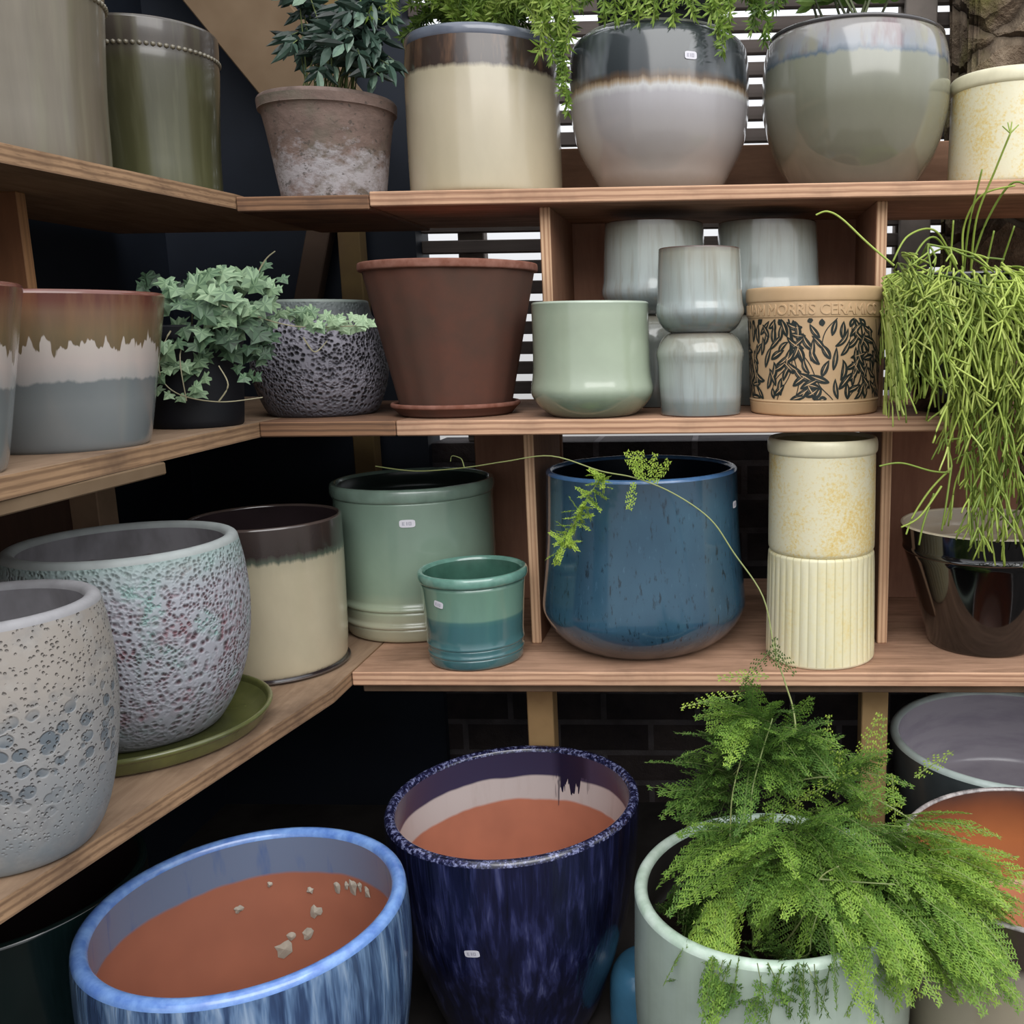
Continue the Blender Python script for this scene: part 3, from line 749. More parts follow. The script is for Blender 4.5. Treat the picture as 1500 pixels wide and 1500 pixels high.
pot('plant_pot', 'small teal two-tone glazed pot at the front of the lower shelf', P, (xt, yt, ZL), KT, (M_TEAL, M_TEALR, M_TEALI), rim=[(.0760, .1195), (.0772, .124), (.0768, .1295), (.0745, .1330), (.0700, .1330), (.0672, .128)], it=1, rw=.008, stickers=[(cam_th(xt, yt) - .72, .096, .016, .0095, -.2)])

# ---- lower shelf, back
NV = T('navy_speckled_glaze', .14)
n = NV.noise((160, 160, 45), 3, .65); n2 = NV.noise((12, 12, 8), 3); z = NV.ma('DIVIDE', NV.sep()[2], .2654)
c = NV.mix(NV.gray(n2, .35, .65), '#35566a', '#2c4a5e')
c = NV.mix(NV.gray(n, .58, .68, 0, .8), c, '#15222c')
c = NV.mix(NV.gray(n, .36, .28, 0, .5), c, '#47697f')
zz = NV.ma('ADD', z, NV.ma('MULTIPLY', n2, .08))
c = NV.mix(NV.gray(zz, .20, .10), c, '#3b3d43')
c = NV.mix(NV.gray(z, .80, .95, 0, .6), c, '#2b3c4e')
NV.col(c); NV.coat(.6, .06)
M_NVR = m_plain('bright_blue_edge', '#4a6f9a', .2, .5, .25, 50, coat=.5)
M_NVI = m_plain('navy_inside', '#101825', .3, .5, .3, 20)
xn, yn = -.1157, 1.3947
KN = [(.088, 0), (.098, .001), (.120, .012), (.140, .032), (.1502, .053), (.1515, .064), (.1500, .080), (.1462, .115), (.1425, .1574), (.1405, .21), (.1394, .2585)]
pot('plant_pot', 'large navy blue speckled pot with rounded foot, lower shelf', P, (xn, yn, ZL), KN, (NV.m, M_NVR, M_NVI), rw=.010, stickers=[(cam_th(xn, yn) + 1.18, .214, .016, .010)])
nrib = 40
rib = lambda a, z: (.0011 * min(1, max(0, (z - .006) / .01)) * min(1, max(0, (.150 - z) / .01))) * (abs(sin(a * nrib / 2)) ** .6 - .6)
RB = T('ribbed_yellow_glaze', .4)
sx = RB.sep(); ang = RB.ma('ARCTAN2', sx[1], sx[0])
rf = RB.ma('ABSOLUTE', RB.ma('SINE', RB.ma('MULTIPLY', ang, nrib / 2)))
p = RB.noise((14, 14, 7), 4, .6); s = RB.noise((220, 220, 220), 2)
c = RB.ramp(RB.ma('ADD', RB.ma('MULTIPLY', p, .7), RB.ma('MULTIPLY', s, .3)), [(.42, '#e2dcbc'), (.55, '#e2d9b0'), (.70, '#e0cc8c')])
c = RB.mix(RB.gray(rf, .34, .02, 0, .5), c, '#9c9060')
RB.col(c); RB.coat(.25, .15)
M_RIB = RB.m
xy, yy = .1401, 1.3324
KR = [(.0715, 0), (.0738, .002), (.0742, .006), (.0768, .148), (.0768, .150)]
pot('plant_pot', 'ribbed pale yellow pot upside down as the base of the yellow stack', P, (xy, yy, ZL), [(r, z) for r, z in KR], (M_RIB, M_YELRIM, M_YELIN), flip=True, seg=240, mod=rib, rw=.008)
pot('plant_pot', 'speckled pale yellow pot upright on top of the ribbed one', P, (xy, yy, ZL + .1547), yellow_keys(.0742, .1575), (M_YEL, M_YELRIM, M_YELIN), rim=yellow_rim(.0742, .1575))
M_BLK2 = m_plain('black_gloss_glaze_two', '#0b0b0c', .07, .6, .2, 20, coat=.9)
M_BEIGE = m_plain('beige_inside_glaze', '#cdbfa8', .35, .4, .15, 14, coat=.3)
M_BEIGER = m_plain('cream_edge', '#eadfc4', .35, .4, .15, 40)
pot('plant_pot', 'glossy black tapered pot with beige inside, right end of lower shelf', P, (.3841, 1.3851, ZL), [(.072, 0), (.0775, .002), (.0785, .006), (.1165, .138), (.1165, .140), (.1185, .142), (.1185, .142), (.1222, .1775)], (M_BLK2, M_BEIGER, M_BEIGE), rw=.005, wall=.007, it=1)

# ---- floor pots
FLR = 0.0
M_LB = m_streak('light_blue_drip_glaze', [(.30, '#232f4a'), (.44, '#35496a'), (.55, '#5c7698'), (.68, '#8b9fb8')], 85, .10)
M_LBR = m_plain('sky_blue_rim_glaze', '#7fa5de', .2, .6, .35, 60, coat=.7, c2='#5b7fc4')
def lb_inside(name, H, glaze, c_g, c_b, line, extra=None):
    t = T(name, .6)
    z = t.sep()[2]; n = t.noise((60, 60, 10), 3); n2 = t.noise((16, 16, 3), 2)
    ln = t.ma('ADD', line, t.ma('MULTIPLY', t.ma('SUBTRACT', n2, .55), .010))
    g = t.mix(t.gray(n, .55, .72, 0, .7), c_g, glaze)
    b = t.mix(t.gray(t.noise((9, 9, 9), 3), .35, .75, 0, .55), c_b, '#8a5543')
    f = t.gray(t.ma('SUBTRACT', z, ln), -.002, .002)
    c = t.mix(f, b, g)
    if extra: c = extra(t, c, z)
    t.col(c); t.rough(t.gray(f, 0, 1, .85, .25)); return t.m
M_LBI = lb_inside('blue_glazed_upper_inside', .35, '#4a669a', '#727f98', '#a8684f', .298)
HLB = .35 - .004
xl, yl = -.5124, .9268
KLB = [(.105, 0), (.112, .004), (.130, .06), (.150, .14), (.163, .22), (.1675, .28), (.1660, .335), (.1645, .3455)]
lbp = pot('plant_pot', 'big light blue streaked pot with bare terracotta inside, floor at left', P, (xl, yl, 0), KLB, (M_LB, M_LBR, M_LBI), rw=.016, wall=.016, floor=.09, stickers=[(cam_th(xl, yl) - .48, .292, .017, .010, .1)])
# plaster flakes and drips left inside the light blue pot
M_FLAKE = m_plain('chalky_flake', '#b8afa0', .9, .2, .25, 80)
def flakes(root, keys, wall, spots):
    rng = random.Random(3)
    for a, z, r, drip in spots:
        rr = r_at(keys, z) - wall - .0012; dr = (r_at(keys, z + .005) - r_at(keys, z - .005)) / .01
        c = Vector((rr * cos(a), rr * sin(a), z)); ux = Vector((sin(a), -cos(a), 0)); uy = Vector((dr * cos(a), dr * sin(a), 1)).normalized(); n = 11
        V = [tuple(c - Vector((cos(a), sin(a), 0)) * .0025)]
        for i in range(n):
            t = 2 * pi * i / n; k = r * rng.uniform(.6, 1.15); w = uy * sin(t) * k
            if drip and sin(t) < -.5: w = w * drip
            V.append(tuple(c + ux * cos(t) * k + w))
        mesh_obj('plaster_flake', V, [(0, 1 + i, 1 + (i + 1) % n) for i in range(n)], M_FLAKE, root, smooth=False)
flakes(lbp, KLB, .016, [(1.12 + d, .291 - abs(d) * .04, r, 2.2) for d, r in ((-.10, .006), (-.02, .0045), (.06, .007), (.13, .004), (.22, .005))]
       + [(1.62, .215, .008, 0), (1.55, .245, .009, 0), (1.58, .272, .005, 0), (1.82, .200, .012, 0), (1.76, .214, .006, 0), (2.15, .262, .006, 0), (1.90, .285, .004, 0), (1.98, .14, .004, 0)])

def db_extra(t, c, z):
    sx = t.sep(); a = t.ma('ARCTAN2', sx[1], sx[0])
    n2 = t.noise((12, 12, 3), 2)
    up = t.gray(t.ma('ADD', z, t.ma('MULTIPLY', n2, .01)), .2915, .2945)
    c = t.mix(up, c, '#39354f')
    # a run of dark glaze dripping down at the far side
    dn = t.noise((130, 130, 6), 2)
    near = t.ma('MULTIPLY', t.gray(t.ma('ABSOLUTE', t.ma('SUBTRACT', a, 1.20)), .22, .12), 1.0)
    dz = t.gray(t.ma('SUBTRACT', z, t.ma('SUBTRACT', .292, t.ma('MULTIPLY', t.gray(dn, .45, .7), .05))), -.001, .001)
    return t.mix(t.ma('MULTIPLY', near, dz), c, '#1a1b33')
M_DB = m_streak('dark_blue_drip_glaze', [(.34, '#0d0f22'), (.50, '#171a38'), (.60, '#2c3058'), (.72, '#5b5f86')], 80, .09, .14, .9)
M_DBR = T('speckled_dark_blue_rim', .15)
n = M_DBR.noise((200, 200, 200), 3, .7)
M_DBR.col(M_DBR.ramp(n, [(.40, '#12132a'), (.52, '#2b2d50'), (.62, '#8287ad')])); M_DBR.coat(.8, .05); M_DBR = M_DBR.m
M_DBI = lb_inside('white_and_clay_inside', .33, '#b9aca8', '#c2b7b4', '#bb755a', .252, db_extra)
xd, yd = -.284, 1.2103
KDB = [(.092, 0), (.098, .004), (.1150, .04), (.1370, .11), (.1535, .165), (.1640, .235), (.1690, .29), (.1700, .3255)]
pot('plant_pot', 'dark cobalt blue streaked pot with white band inside, floor middle', P, (xd, yd, 0), KDB, (M_DB, M_DBR, M_DBI), rw=.014, wall=.013, floor=.10, stickers=[(cam_th(xd, yd) - .38, .205, .020, .0105, .12)])

M_MINT = m_bands('mint_grey_glaze', .33, [(0, '#9aa798'), (.5, '#a6b3a6'), (.85, '#adbbae'), (1, '#b2c2b5')], .05, (10, 10, 10), .14, (22, 22, 22), rough=.25, coat=.4, streak=(60, '#6f7a5e', .15))
M_MINTR = m_plain('pale_mint_rim', '#cfdfd2', .3, .5, .2, 50, coat=.3, c2='#aec4b1')
xf, yf = .0553, 1.017
fern = pot('potted_fern', 'feathery green asparagus fern in a big mint glazed pot, floor', 'potted plant', (xf, yf, 0), [(.125, 0), (.135, .004), (.150, .06), (.159, .16), (.1600, .22), (.1578, .29), (.1576, .3245)], (M_MINT, M_MINTR, M_DARKIN), rw=.015, wall=.014, floor=.255, soil=(.262, .142, M_SOIL))

M_CBF = m_bands('cream_dark_top_floor_glaze', .35, [(0, '#a59a86'), (.70, '#ada28d'), (.795, '#a0968a'), (.83, '#463b36'), (1, '#3f342f')], .03, (90, 90, 30), .08, rough=.2, coat=.6)
def cbf_in():
    t = T('orange_brown_inside', .35); z = t.sep()[2]; n = t.noise((12, 12, 12), 4)
    c = t.ramp(t.ma('ADD', t.ma('DIVIDE', z, .35), t.ma('MULTIPLY', n, .08)), [(.6, '#b0704e'), (.80, '#a9683f'), (.93, '#7d4a30'), (1.0, '#4a3028')])
    t.col(c); t.coat(.4, .1); return t.m
M_CBR = m_plain('grey_edge_glaze', '#b5aeab', .15, .6, .4, 80, coat=.7, c2='#6a6464')
pot('plant_pot', 'large cream pot with dark top and orange-brown inside, floor right edge', P, (.3835, 1.0668, 0), [(.140, 0), (.147, .004), (.157, .08), (.1660, .20), (.1697, .335)], (M_CBF, M_CBR, cbf_in()), rw=.007, wall=.009, floor=.20)
M_GB = m_plain('dark_grey_outside', '#4c5254', .35, .5, .25, 20, coat=.3)
M_GBR = m_plain('pale_grey_green_rim', '#b9c6c1', .3, .5, .2, 30, coat=.3)
M_GBI = T('mauve_grey_inside', .22)
z = M_GBI.sep()[2]; n = M_GBI.noise((8, 8, 40), 4, .6)
M_GBI.col(M_GBI.mix(M_GBI.gray(n, .45, .65), '#b3adb6', '#a39da8')); M_GBI.coat(.4, .15); M_GBI = M_GBI.m
pot('plant_pot', 'wide grey bowl pot with smooth mauve-grey inside, floor under the shelf at right', P, (.4585, 1.4320, 0), [(.120, 0), (.126, .004), (.150, .09), (.180, .22), (.1940, .323)], (M_GB, M_GBR, M_GBI), rw=.014, wall=.014, floor=.20)
M_DG = m_plain('dark_bottle_green_glaze', '#10201f', .15, .6, .2, 20, coat=.7)
pot('plant_pot', 'dark bottle green pot in shadow under the lower left shelf', P, (-.835, .985, 0), [(.110, 0), (.116, .004), (.135, .12), (.147, .25), (.150, .333)], (M_DG, M_DG, M_DKGL), rw=.010)
M_TB = m_plain('teal_blue_glaze', '#427391', .25, .5, .25, 15, coat=.5)
pot('plant_pot', 'small teal blue pot upside down between the dark blue and mint pots', P, (-.108, 1.192, 0), [(.032, 0), (.038, .002), (.046, .012), (.050, .03), (.050, .09), (.0495, .098)], (M_TB, M_TB, M_DKGL), rw=.006, flip=True)

# ------------------------------------------------------------------ foliage
# asparagus fern ---------------------------------------------------------
G_FERN = m_leaf('fern_green', [(0, '#30451f'), (.35, '#5b8038'), (.65, '#8db04a'), (1, '#bcd45c')], .6, .35, .3)
G_STEM = m_leaf('fern_stem', [(0, '#2a2b20'), (.5, '#71804c'), (1, '#a9ad72')], .55, .0)

def frond(S, o, d, L, W, tint, droop=.5, step=.0055, up=None, dens=1.0, needle=.0050):
    """a flat feathery spray: rachis, side twigs and fine needle leaves"""
    o = Vector(o); d = Vector(d).normalized()
    up = (Vector(up) if up else Vector((0, 0, 1)) + rv() * .5)
    n = max(6, int(L / step)); p = o.copy(); pts = [p.copy()]
    for i in range(n):
        t = i / n
        side = d.cross(up)
        side = side.normalized() if side.length > 1e-4 else Vector((1, 0, 0))
        nrm = side.cross(d).normalized()
        wl = W * (sin(pi * (t * .88 + .12)) ** .8) * (1 - .35 * t)
        for sg in (-1, 1):
            if random.random() > dens: continue
            bd = (side * sg + d * R(.45, .75) + nrm * R(-.15, .15)).normalized()
            m = max(2, int(wl / .0032)); q = p + d * R(0, step * .5)
            for j in range(m):
                q2 = q + bd * .0030; bd = (bd + d * .02 - Vector((0, 0, .02))).normalized()
                tt = tint + R(-.1, .1) + .12 * t
                for s2 in (-1, 1):
                    nd = (bd * .8 + (d * s2) + nrm * R(-.5, .5)).normalized() * needle * R(.7, 1.1) * (1 - .35 * j / m)
                    wv_ = nd.cross(nrm); wv_ = wv_  .normalized() * .0011 if wv_.length > 1e-6 else Vector((.0007, 0, 0))
                    S.tri(tuple(q - wv_), tuple(q + wv_), tuple(q + nd), tt)
                q = q2
            S.tri(tuple(p + nrm * .0003), tuple(p - nrm * .0003), tuple(q), tint - .1)
        p = p + d * step; d = (d + Vector((0, 0, -droop * step * 8))).normalized(); pts.append(p.copy())
    return pts

S = Soup(); St = Soup()
base = Vector((xf + .02, yf, .27))
def cluster(n, c, ex, L, W, tint, dirf, droop=.5, **kw):
    c = Vector(c)
    for _ in range(n):
        v = rv() * (R(0, 1) ** .5)
        o = c + Vector((v.x * ex[0], v.y * ex[1], v.z * ex[2]))
        d = Vector(dirf(o - c)) + rv() * .35
        pts = frond(S, o, d, L * R(.75, 1.2), W * R(.8, 1.15), tint + R(-.12, .12), droop, **kw)
        St.tube(pts, .0006, .0003, .55, 3)
out = lambda k=.0, z=0.: (lambda v: Vector((v.x * 8 + k, v.y * 4 - .5, v.z * 3 + z)))
cluster(69, (.100, 1.0, .385), (.11, .06, .045), .105, .030, .42, out(.1, .0), .55)
cluster(39, (.075, .975, .40), (.09, .05, .035), .095, .028, .50, out(-.1, .1), .6)
cluster(45, (.195, .985, .375), (.055, .05, .045), .105, .030, .52, out(.7, -.1), .6)
cluster(30, (.225, .965, .37), (.045, .04, .04), .085, .026, .66, out(.9, .0), .6)
cluster(18, (.170, .93, .345), (.05, .03, .025), .085, .026, .50, out(.3, -.5), .5)
cluster(24, (.055, 1.06, .475), (.055, .04, .035), .085, .026, .28, out(.0, .2), .5)
cluster(12, (.03, 1.06, .515), (.04, .03, .015), .07, .024, .50, out(-.4, .2), .5)
cluster(21, (.005, 1.06, .415), (.04, .03, .035), .07, .022, .26, out(-.4, .1), .5, dens=.8)
cluster(33, (-.03, 1.0, .295), (.04, .06, .012), .05, .018, .16, out(.2, .6), .3)
cluster(30, (.06, .93, .29), (.08, .04, .012), .06, .020, .22, out(0., .4), .3)
cluster(21, (-.005, .935, .352), (.028, .02, .02), .085, .026, .64, lambda v: (-.3, -.5, -.7), .4)
cluster(8, (-.005, .860, .338), (.035, .004, .003), .065, .018, .45, lambda v: (-.15, -.2, -1), .2, dens=.8)
cluster(9, (.07, .856, .338), (.045, .004, .003), .065, .016, .34, lambda v: (.1, -.15, -1), .2, dens=.6)
cluster(18, (.190, .915, .362), (.045, .03, .025), .095, .028, .50, out(.4, -.5), .6)
cluster(14, (.125, .905, .372), (.05, .03, .02), .085, .026, .54, out(.2, -.3), .6)
cluster(12, (.235, .91, .352), (.03, .03, .03), .085, .026, .56, out(.7, -.5), .5)
cluster(26, (.055, 1.07, .485), (.055, .04, .03), .085, .027, .30, out(.0, .2), .5)
cluster(16, (.02, 1.06, .43), (.05, .03, .04), .08, .024, .24, out(-.3, .1), .5)
cluster(18, (.10, 1.05, .45), (.06, .04, .03), .085, .026, .38, out(.1, .2), .5)
cluster(24, (-.038, .985, .292), (.030, .055, .012), .05, .018, .24, lambda v: (.3, .0, .8), .4)
cluster(14, (.05, .90, .305), (.08, .03, .015), .06, .020, .28, out(.0, -.2), .4)
# bright upright tips
for o, d, L, tn in [((.115, 1.03, .455), (.05, -.1, 1), .07, .85), ((.150, 1.03, .455), (.3, -.1, 1), .075, .85), ((.128, 1.02, .43), (.05, -.1, 1), .06, .8),
                 ((.175, 1.03, .44), (.05, -.1, 1), .085, .75), ((.155, 1.01, .43), (.0, -.1, -1), .06, .8), ((.19, 1.02, .46), (.1, 0, -1), .07, .8), ((.215, 1.02, .455), (.9, -.1, .8), .05, .75),
                 ((.03, 1.085, .528), (-1, -.1, -.1), .075, .85), ((.055, 1.10, .545), (-1, -.1, .05), .06, .7), ((.065, 1.02, .40), (.4, -.2, .6), .06, .75), ((.085, 1.01, .43), (.7, -.2, .6), .08, .75),
                 ((.24, .95, .40), (.9, -.1, -.3), .09, .75), ((.25, .95, .37), (1, -.1, -.4), .08, .6), ((.10, .93, .37), (.5, -.3, -.6), .08, .8), ((.19, .92, .34), (.2, -.2, -1), .08, .8), ((.065, 1.14, .58), (.05, 0, -1), .04, .12), ((.066, 1.15, .56), (.5, 0, -.6), .03, .12), ((.06, 1.15, .56), (-.5, 0, -.6), .03, .12)]:
    pts = frond(S, o, d, L * 1.1, .0165, tn, .25, step=.0068, up=(0, -1, .2), needle=.0030); St.tube(pts, .0007, .0003, .6, 4)
# climbing stems
ten = [(.07, 1.02, .27), (.086, 1.04, .40), (.0838, 1.05, .5062), (.0766, 1.12, .5295), (.0674, 1.18, .5481), (.0533, 1.2, .6146), (.0159, 1.205, .672), (-.0144, 1.21, .7156), (-.0624, 1.22, .7478), (-.1112, 1.23, .7662), (-.1565, 1.24, .774), (-.2237, 1.26, .7916), (-.2904, 1.28, .7822), (-.352, 1.3, .7715), (-.4251, 1.32, .7645), (-.4862, 1.33, .7703)]
St.tube(catmull(ten, 6), .0011, .0008, .75, 6)
St.tube(catmull([(-.3519, 1.3, .7714), (-.3545, 1.3, .782), (-.3588, 1.3, .7857), (-.3681, 1.3, .7877), (-.3705, 1.3, .7802)], 5), .0008, .0005, .7, 5)
for q in [[(.005, .985, .27), (.008, .99, .40), (.012, 1.0, .45), (.028, 1.02, .50)], [(.033, .975, .27), (.031, .98, .40), (.033, .985, .46), (.056, 1.02, .525)], [(.05, 1.0, .27), (.06, 1.02, .42), (.11, 1.02, .455), (.16, 1.01, .44), (.215, 1.0, .41), (.235, .99, .385), (.225, .985, .365)],
          [(.06, .97, .27), (.085, .93, .34), (.10, .92, .39), (.12, .92, .405)], [(.10, .92, .39), (.14, .91, .393), (.175, .905, .394)], [(.05, .95, .28), (.085, .90, .315), (.09, .895, .345), (.102, .90, .385)], [(.02, .9, .30), (.035, .875, .312), (.055, .868, .315), (.07, .875, .31)]]:
    St.tube(catmull(q, 6), .0011, .0007, R(.55, .9), 5)
for q in [[(.0, 1.05, .47), (-.015, 1.05, .455), (-.03, 1.05, .46)], [(.01, 1.05, .44), (.03, 1.05, .46), (.045, 1.05, .45)], [(0, 1.05, .43), (-.035, 1.05, .42)]]:
    St.tube(catmull(q, 4), .0006, .0004, .8, 4)
# two leafy sprays on the long runner
p = catmull([(-.1497, 1.22, .7723), (-.1726, 1.215, .7414), (-.1915, 1.21, .7056), (-.2087, 1.21, .6739)], 6)
for a, b in zip(p, p[1:]):
    for k in range(3):
        frond(S, a.lerp(b, k / 3), (b - a).normalized() * .5 + rv() * .9, .020, .008, .82, .1, step=.004, needle=.004)
St.tube(p, .0007, .0004, .7, 4)
for o, d in [((-.112, 1.225, .762), (-.2, -.1, -1)), ((-.106, 1.225, .768), (-.25, -.1, .6)), ((-.100, 1.225, .765), (-.05, -.1, 1)), ((-.092, 1.225, .762), (.2, -.1, .9)), ((-.086, 1.225, .760), (.25, -.1, .4)), ((-.105, 1.225, .765), (-.1, -.1, .8))]:
    frond(S, o, d, .043, .013, .82, .2, step=.0055, up=(0, -1, .3), needle=.004)
S.obj('fronds', G_FERN, fern); St.obj('stems', G_STEM, fern)

# trailing cactus --------------------------------------------------------
G_RHI = m_leaf('cactus_green', [(0, '#55692f'), (.35, '#869b42'), (.7, '#b2c45c'), (1, '#cbd67c')], .45, .15)
S = Soup()
def strand(p, d, L, r, tint, grav=.55, depth=0, seg=.009):
    p = Vector(p); d = Vector(d).normalized(); pts = [p.copy()]
    n = max(3, int(L / seg))
    for i in range(n):
        d = (d + Vector((0, 0, -grav * seg * 14)) + rv() * .10).normalized()
        if p.x < .236: d.x = abs(d.x) * .3
        p = p + d * seg
        pts.append(p.copy())
    S.tube(pts, r, r * .9, tint + R(-.12, .12), 5)
    if depth > 0:
        for _ in range(random.choice((2, 2, 3))):
            dd = (d + rv() * .62); dd.y = min(dd.y, .2); dd.z = min(dd.z, -.05)
            strand(p, dd, L * R(.55, .9), r * .95, tint + R(.0, .12), grav, depth - 1, seg)
    return pts
ct = Vector((.3627, 1.4739, 1.02))
# over the front lip and down past the shelf edge
for i in range(300):
    a = R(-2.95, -.15); rr = R(.05, .13)
    st0 = ct + Vector((cos(a) * rr, sin(a) * rr, R(-.03, .02) - max(0, rr - .09) * .3))
    d = Vector((cos(a) * .8, sin(a) * 1.0 - .2, R(-.6, .10)))
    strand(st0, d, R(.05, .10), R(.0014, .0018), R(.4, .85), R(.42, .65), random.choice((1, 1, 2)))
for i in range(150):
    x = R(.305, .53); y = R(1.28, 1.36)
    strand((x, y, R(.90, 1.02)), (R(-.35, .35), -.1, -.9), R(.04, .08), R(.0014, .0018), R(.3, .75), .6, random.choice((1, 2)))
for i in range(100):   # long curtain in front of the shelf
    x = R(.325, .53); y = R(1.29, 1.345)
    strand((x, y, R(.74, .92)), (R(-.3, .3), -.05, -1), R(.04, .08), .0015, R(.15, .6), .6, random.choice((1, 2)))
for i in range(34):   # left bunch hanging beside the leaf-patterned pot
    st0 = (R(.245, .285), R(1.33, 1.365), R(.96, 1.04))
    strand(st0, (R(-.25, .15), -.15, R(-.6, .2)), R(.05, .09), .0015, R(.10, .5), .5, 2)
for q in [[(.345, 1.45, 1.03), (.305, 1.42, 1.085), (.255, 1.36, 1.075), (.232, 1.345, 1.04)], [(.345, 1.45, 1.03), (.30, 1.40, 1.075), (.265, 1.36, 1.05), (.248, 1.345, .99)],
          [(.35, 1.44, 1.03), (.345, 1.43, 1.09), (.36, 1.40, 1.13), (.40, 1.38, 1.14)], [(.36, 1.44, 1.04), (.375, 1.42, 1.10), (.40, 1.39, 1.145), (.43, 1.38, 1.12), (.435, 1.37, 1.04)],
          [(.36, 1.44, 1.03), (.355, 1.40, 1.10), (.370, 1.37, 1.16), (.3816, 1.35, 1.2016)], [(.35, 1.44, 1.03), (.345, 1.40, 1.09), (.352, 1.37, 1.16)], [(.33, 1.44, 1.03), (.328, 1.42, 1.10)], [(.40, 1.44, 1.03), (.41, 1.41, 1.09)], [(.38, 1.44, 1.03), (.385, 1.42, 1.085)],
          [(.235, 1.35, 1.035), (.20, 1.355, 1.065), (.165, 1.36, 1.098), (.145, 1.36, 1.108), (.1298, 1.36, 1.1037)],
          [(.31, 1.33, .86), (.305, 1.32, .81), (.312, 1.31, .765), (.29, 1.31, .76), (.245, 1.31, .772), (.215, 1.31, .768)], [(.312, 1.31, .765), (.285, 1.31, .735), (.262, 1.305, .70), (.252, 1.30, .675)],
          [(.312, 1.31, .765), (.305, 1.30, .72), (.30, 1.30, .68)], [(.30, 1.31, .74), (.27, 1.30, .70), (.245, 1.30, .685)], [(.29, 1.31, .73), (.275, 1.30, .69), (.27, 1.30, .66)], [(.305, 1.33, .80), (.36, 1.325, .805), (.41, 1.32, .79)]]:
    S.tube(catmull(q, 8), .0017, .0013, R(.25, .6), 6)
p = Vector((.3816, 1.35, 1.2016))
for d in ((-.3, 0, 1), (.1, 0, 1), (.7, -.1, .7), (-.6, 0, .5)): S.tube([p, p + Vector(d).normalized() * .014], .0011, .0008, .5, 5)
S.obj('trailing_stems', G_RHI, rhi, smooth=True, origin=(.3627, 1.4739, .83))

# ivy --------------------------------------------------------------------
G_IVY = m_leaf('ivy_green', [(0, '#1d2c1f'), (.4, '#48634a'), (.7, '#7c9673'), (1, '#a6bd98')], .5, .12, .4)
IVY = [(0, 0), (.35, -.30), (.62, -.22), (.50, .08), (.98, .18), (.52, .42), (.36, .66), (.0, 1.15)]
IVY = IVY + [(-x, y) for x, y in reversed(IVY[1:-1])]
S = Soup(); St = Soup()
def ivy_leaf(c, facing, upv, s, tint):
    f = Vector(facing).normalized(); u = Vector(upv); u = (u - f * u.dot(f)).normalized(); r = u.cross(f)
    b = len(S.v); pts = []
    for x, y in IVY:
        q = Vector(c) + (r * x + u * (y - .3)) * s * .5 - f * (abs(x) * .16 + max(0, y - .5) * .2) * s * .5
        pts.append(tuple(q))
    ctr = tuple(Vector(c) + u * (0.0) * s + f * .02 * s)
    for i in range(len(pts)):
        edge = .16 if i % 2 else 0
        S.tri(ctr, pts[i], pts[(i + 1) % len(pts)], tint + edge + R(-.04, .04))
# dense middle
irng = random.Random(21)
def ivy_bunch(n, c, ex, tint, s=(.029, .044), down=.7):
    for _ in range(n):
        v = rv(); q = Vector(c) + Vector((v.x * ex[0], v.y * ex[1], v.z * ex[2]))
        ivy_leaf(q, (R(-.4, .7), -1, R(.1, 1.0)), (R(-.9, .9), 0, -down + R(-.5, .5)), R(*s), tint + R(-.18, .18))
ivy_bunch(45, (-.665, 1.28, 1.005), (.075, .05, .030), .55)
ivy_bunch(39, (-.695, 1.27, .975), (.070, .04, .035), .42)
ivy_bunch(21, (-.720, 1.27, .935), (.035, .03, .030), .50)
ivy_bunch(15, (-.715, 1.26, .895), (.035, .02, .022), .62, (.020, .030))
ivy_bunch(21, (-.640, 1.29, .955), (.035, .03, .028), .20)
ivy_bunch(27, (-.575, 1.33, .973), (.050, .02, .013), .62, (.020, .030))
ivy_bunch(21, (-.520, 1.36, .968), (.030, .015, .010), .82, (.018, .027))
ivy_bunch(10, (-.600, 1.31, 1.025), (.03, .02, .022), .50, (.018, .027))
ivy_bunch(12, (-.770, 1.36, 1.03), (.045, .03, .015), .08, (.024, .034))
ivy_bunch(9, (-.625, 1.28, .915), (.025, .02, .02), .30, (.020, .03))
for q in [[(-.73, 1.33, .96), (-.69, 1.28, 1.0), (-.63, 1.27, .985), (-.58, 1.32, .965), (-.50, 1.35, .965)], [(-.73, 1.33, .96), (-.72, 1.26, .96), (-.735, 1.25, .91), (-.715, 1.25, .88), (-.66, 1.25, .868), (-.61, 1.27, .872)], [(-.66, 1.25, .868), (-.645, 1.25, .89), (-.655, 1.25, .915)], [(-.62, 1.29, 1.02), (-.60, 1.29, 1.05), (-.585, 1.29, 1.062)], [(-.73, 1.33, .96), (-.705, 1.25, .93), (-.70, 1.245, .87)], [(-.57, 1.32, .95), (-.56, 1.33, .93), (-.545, 1.34, .945)]]:
    St.tube(catmull(q, 6), .0011, .0007, R(.7, 1), 5)
S.obj('leaves', G_IVY, ivy, origin=(-.735, 1.33, .83)); St.obj('vines', m_leaf('ivy_vine', [(0, '#4a4432'), (1, '#9a9478')], .6, 0), ivy, origin=(-.735, 1.33, .83))

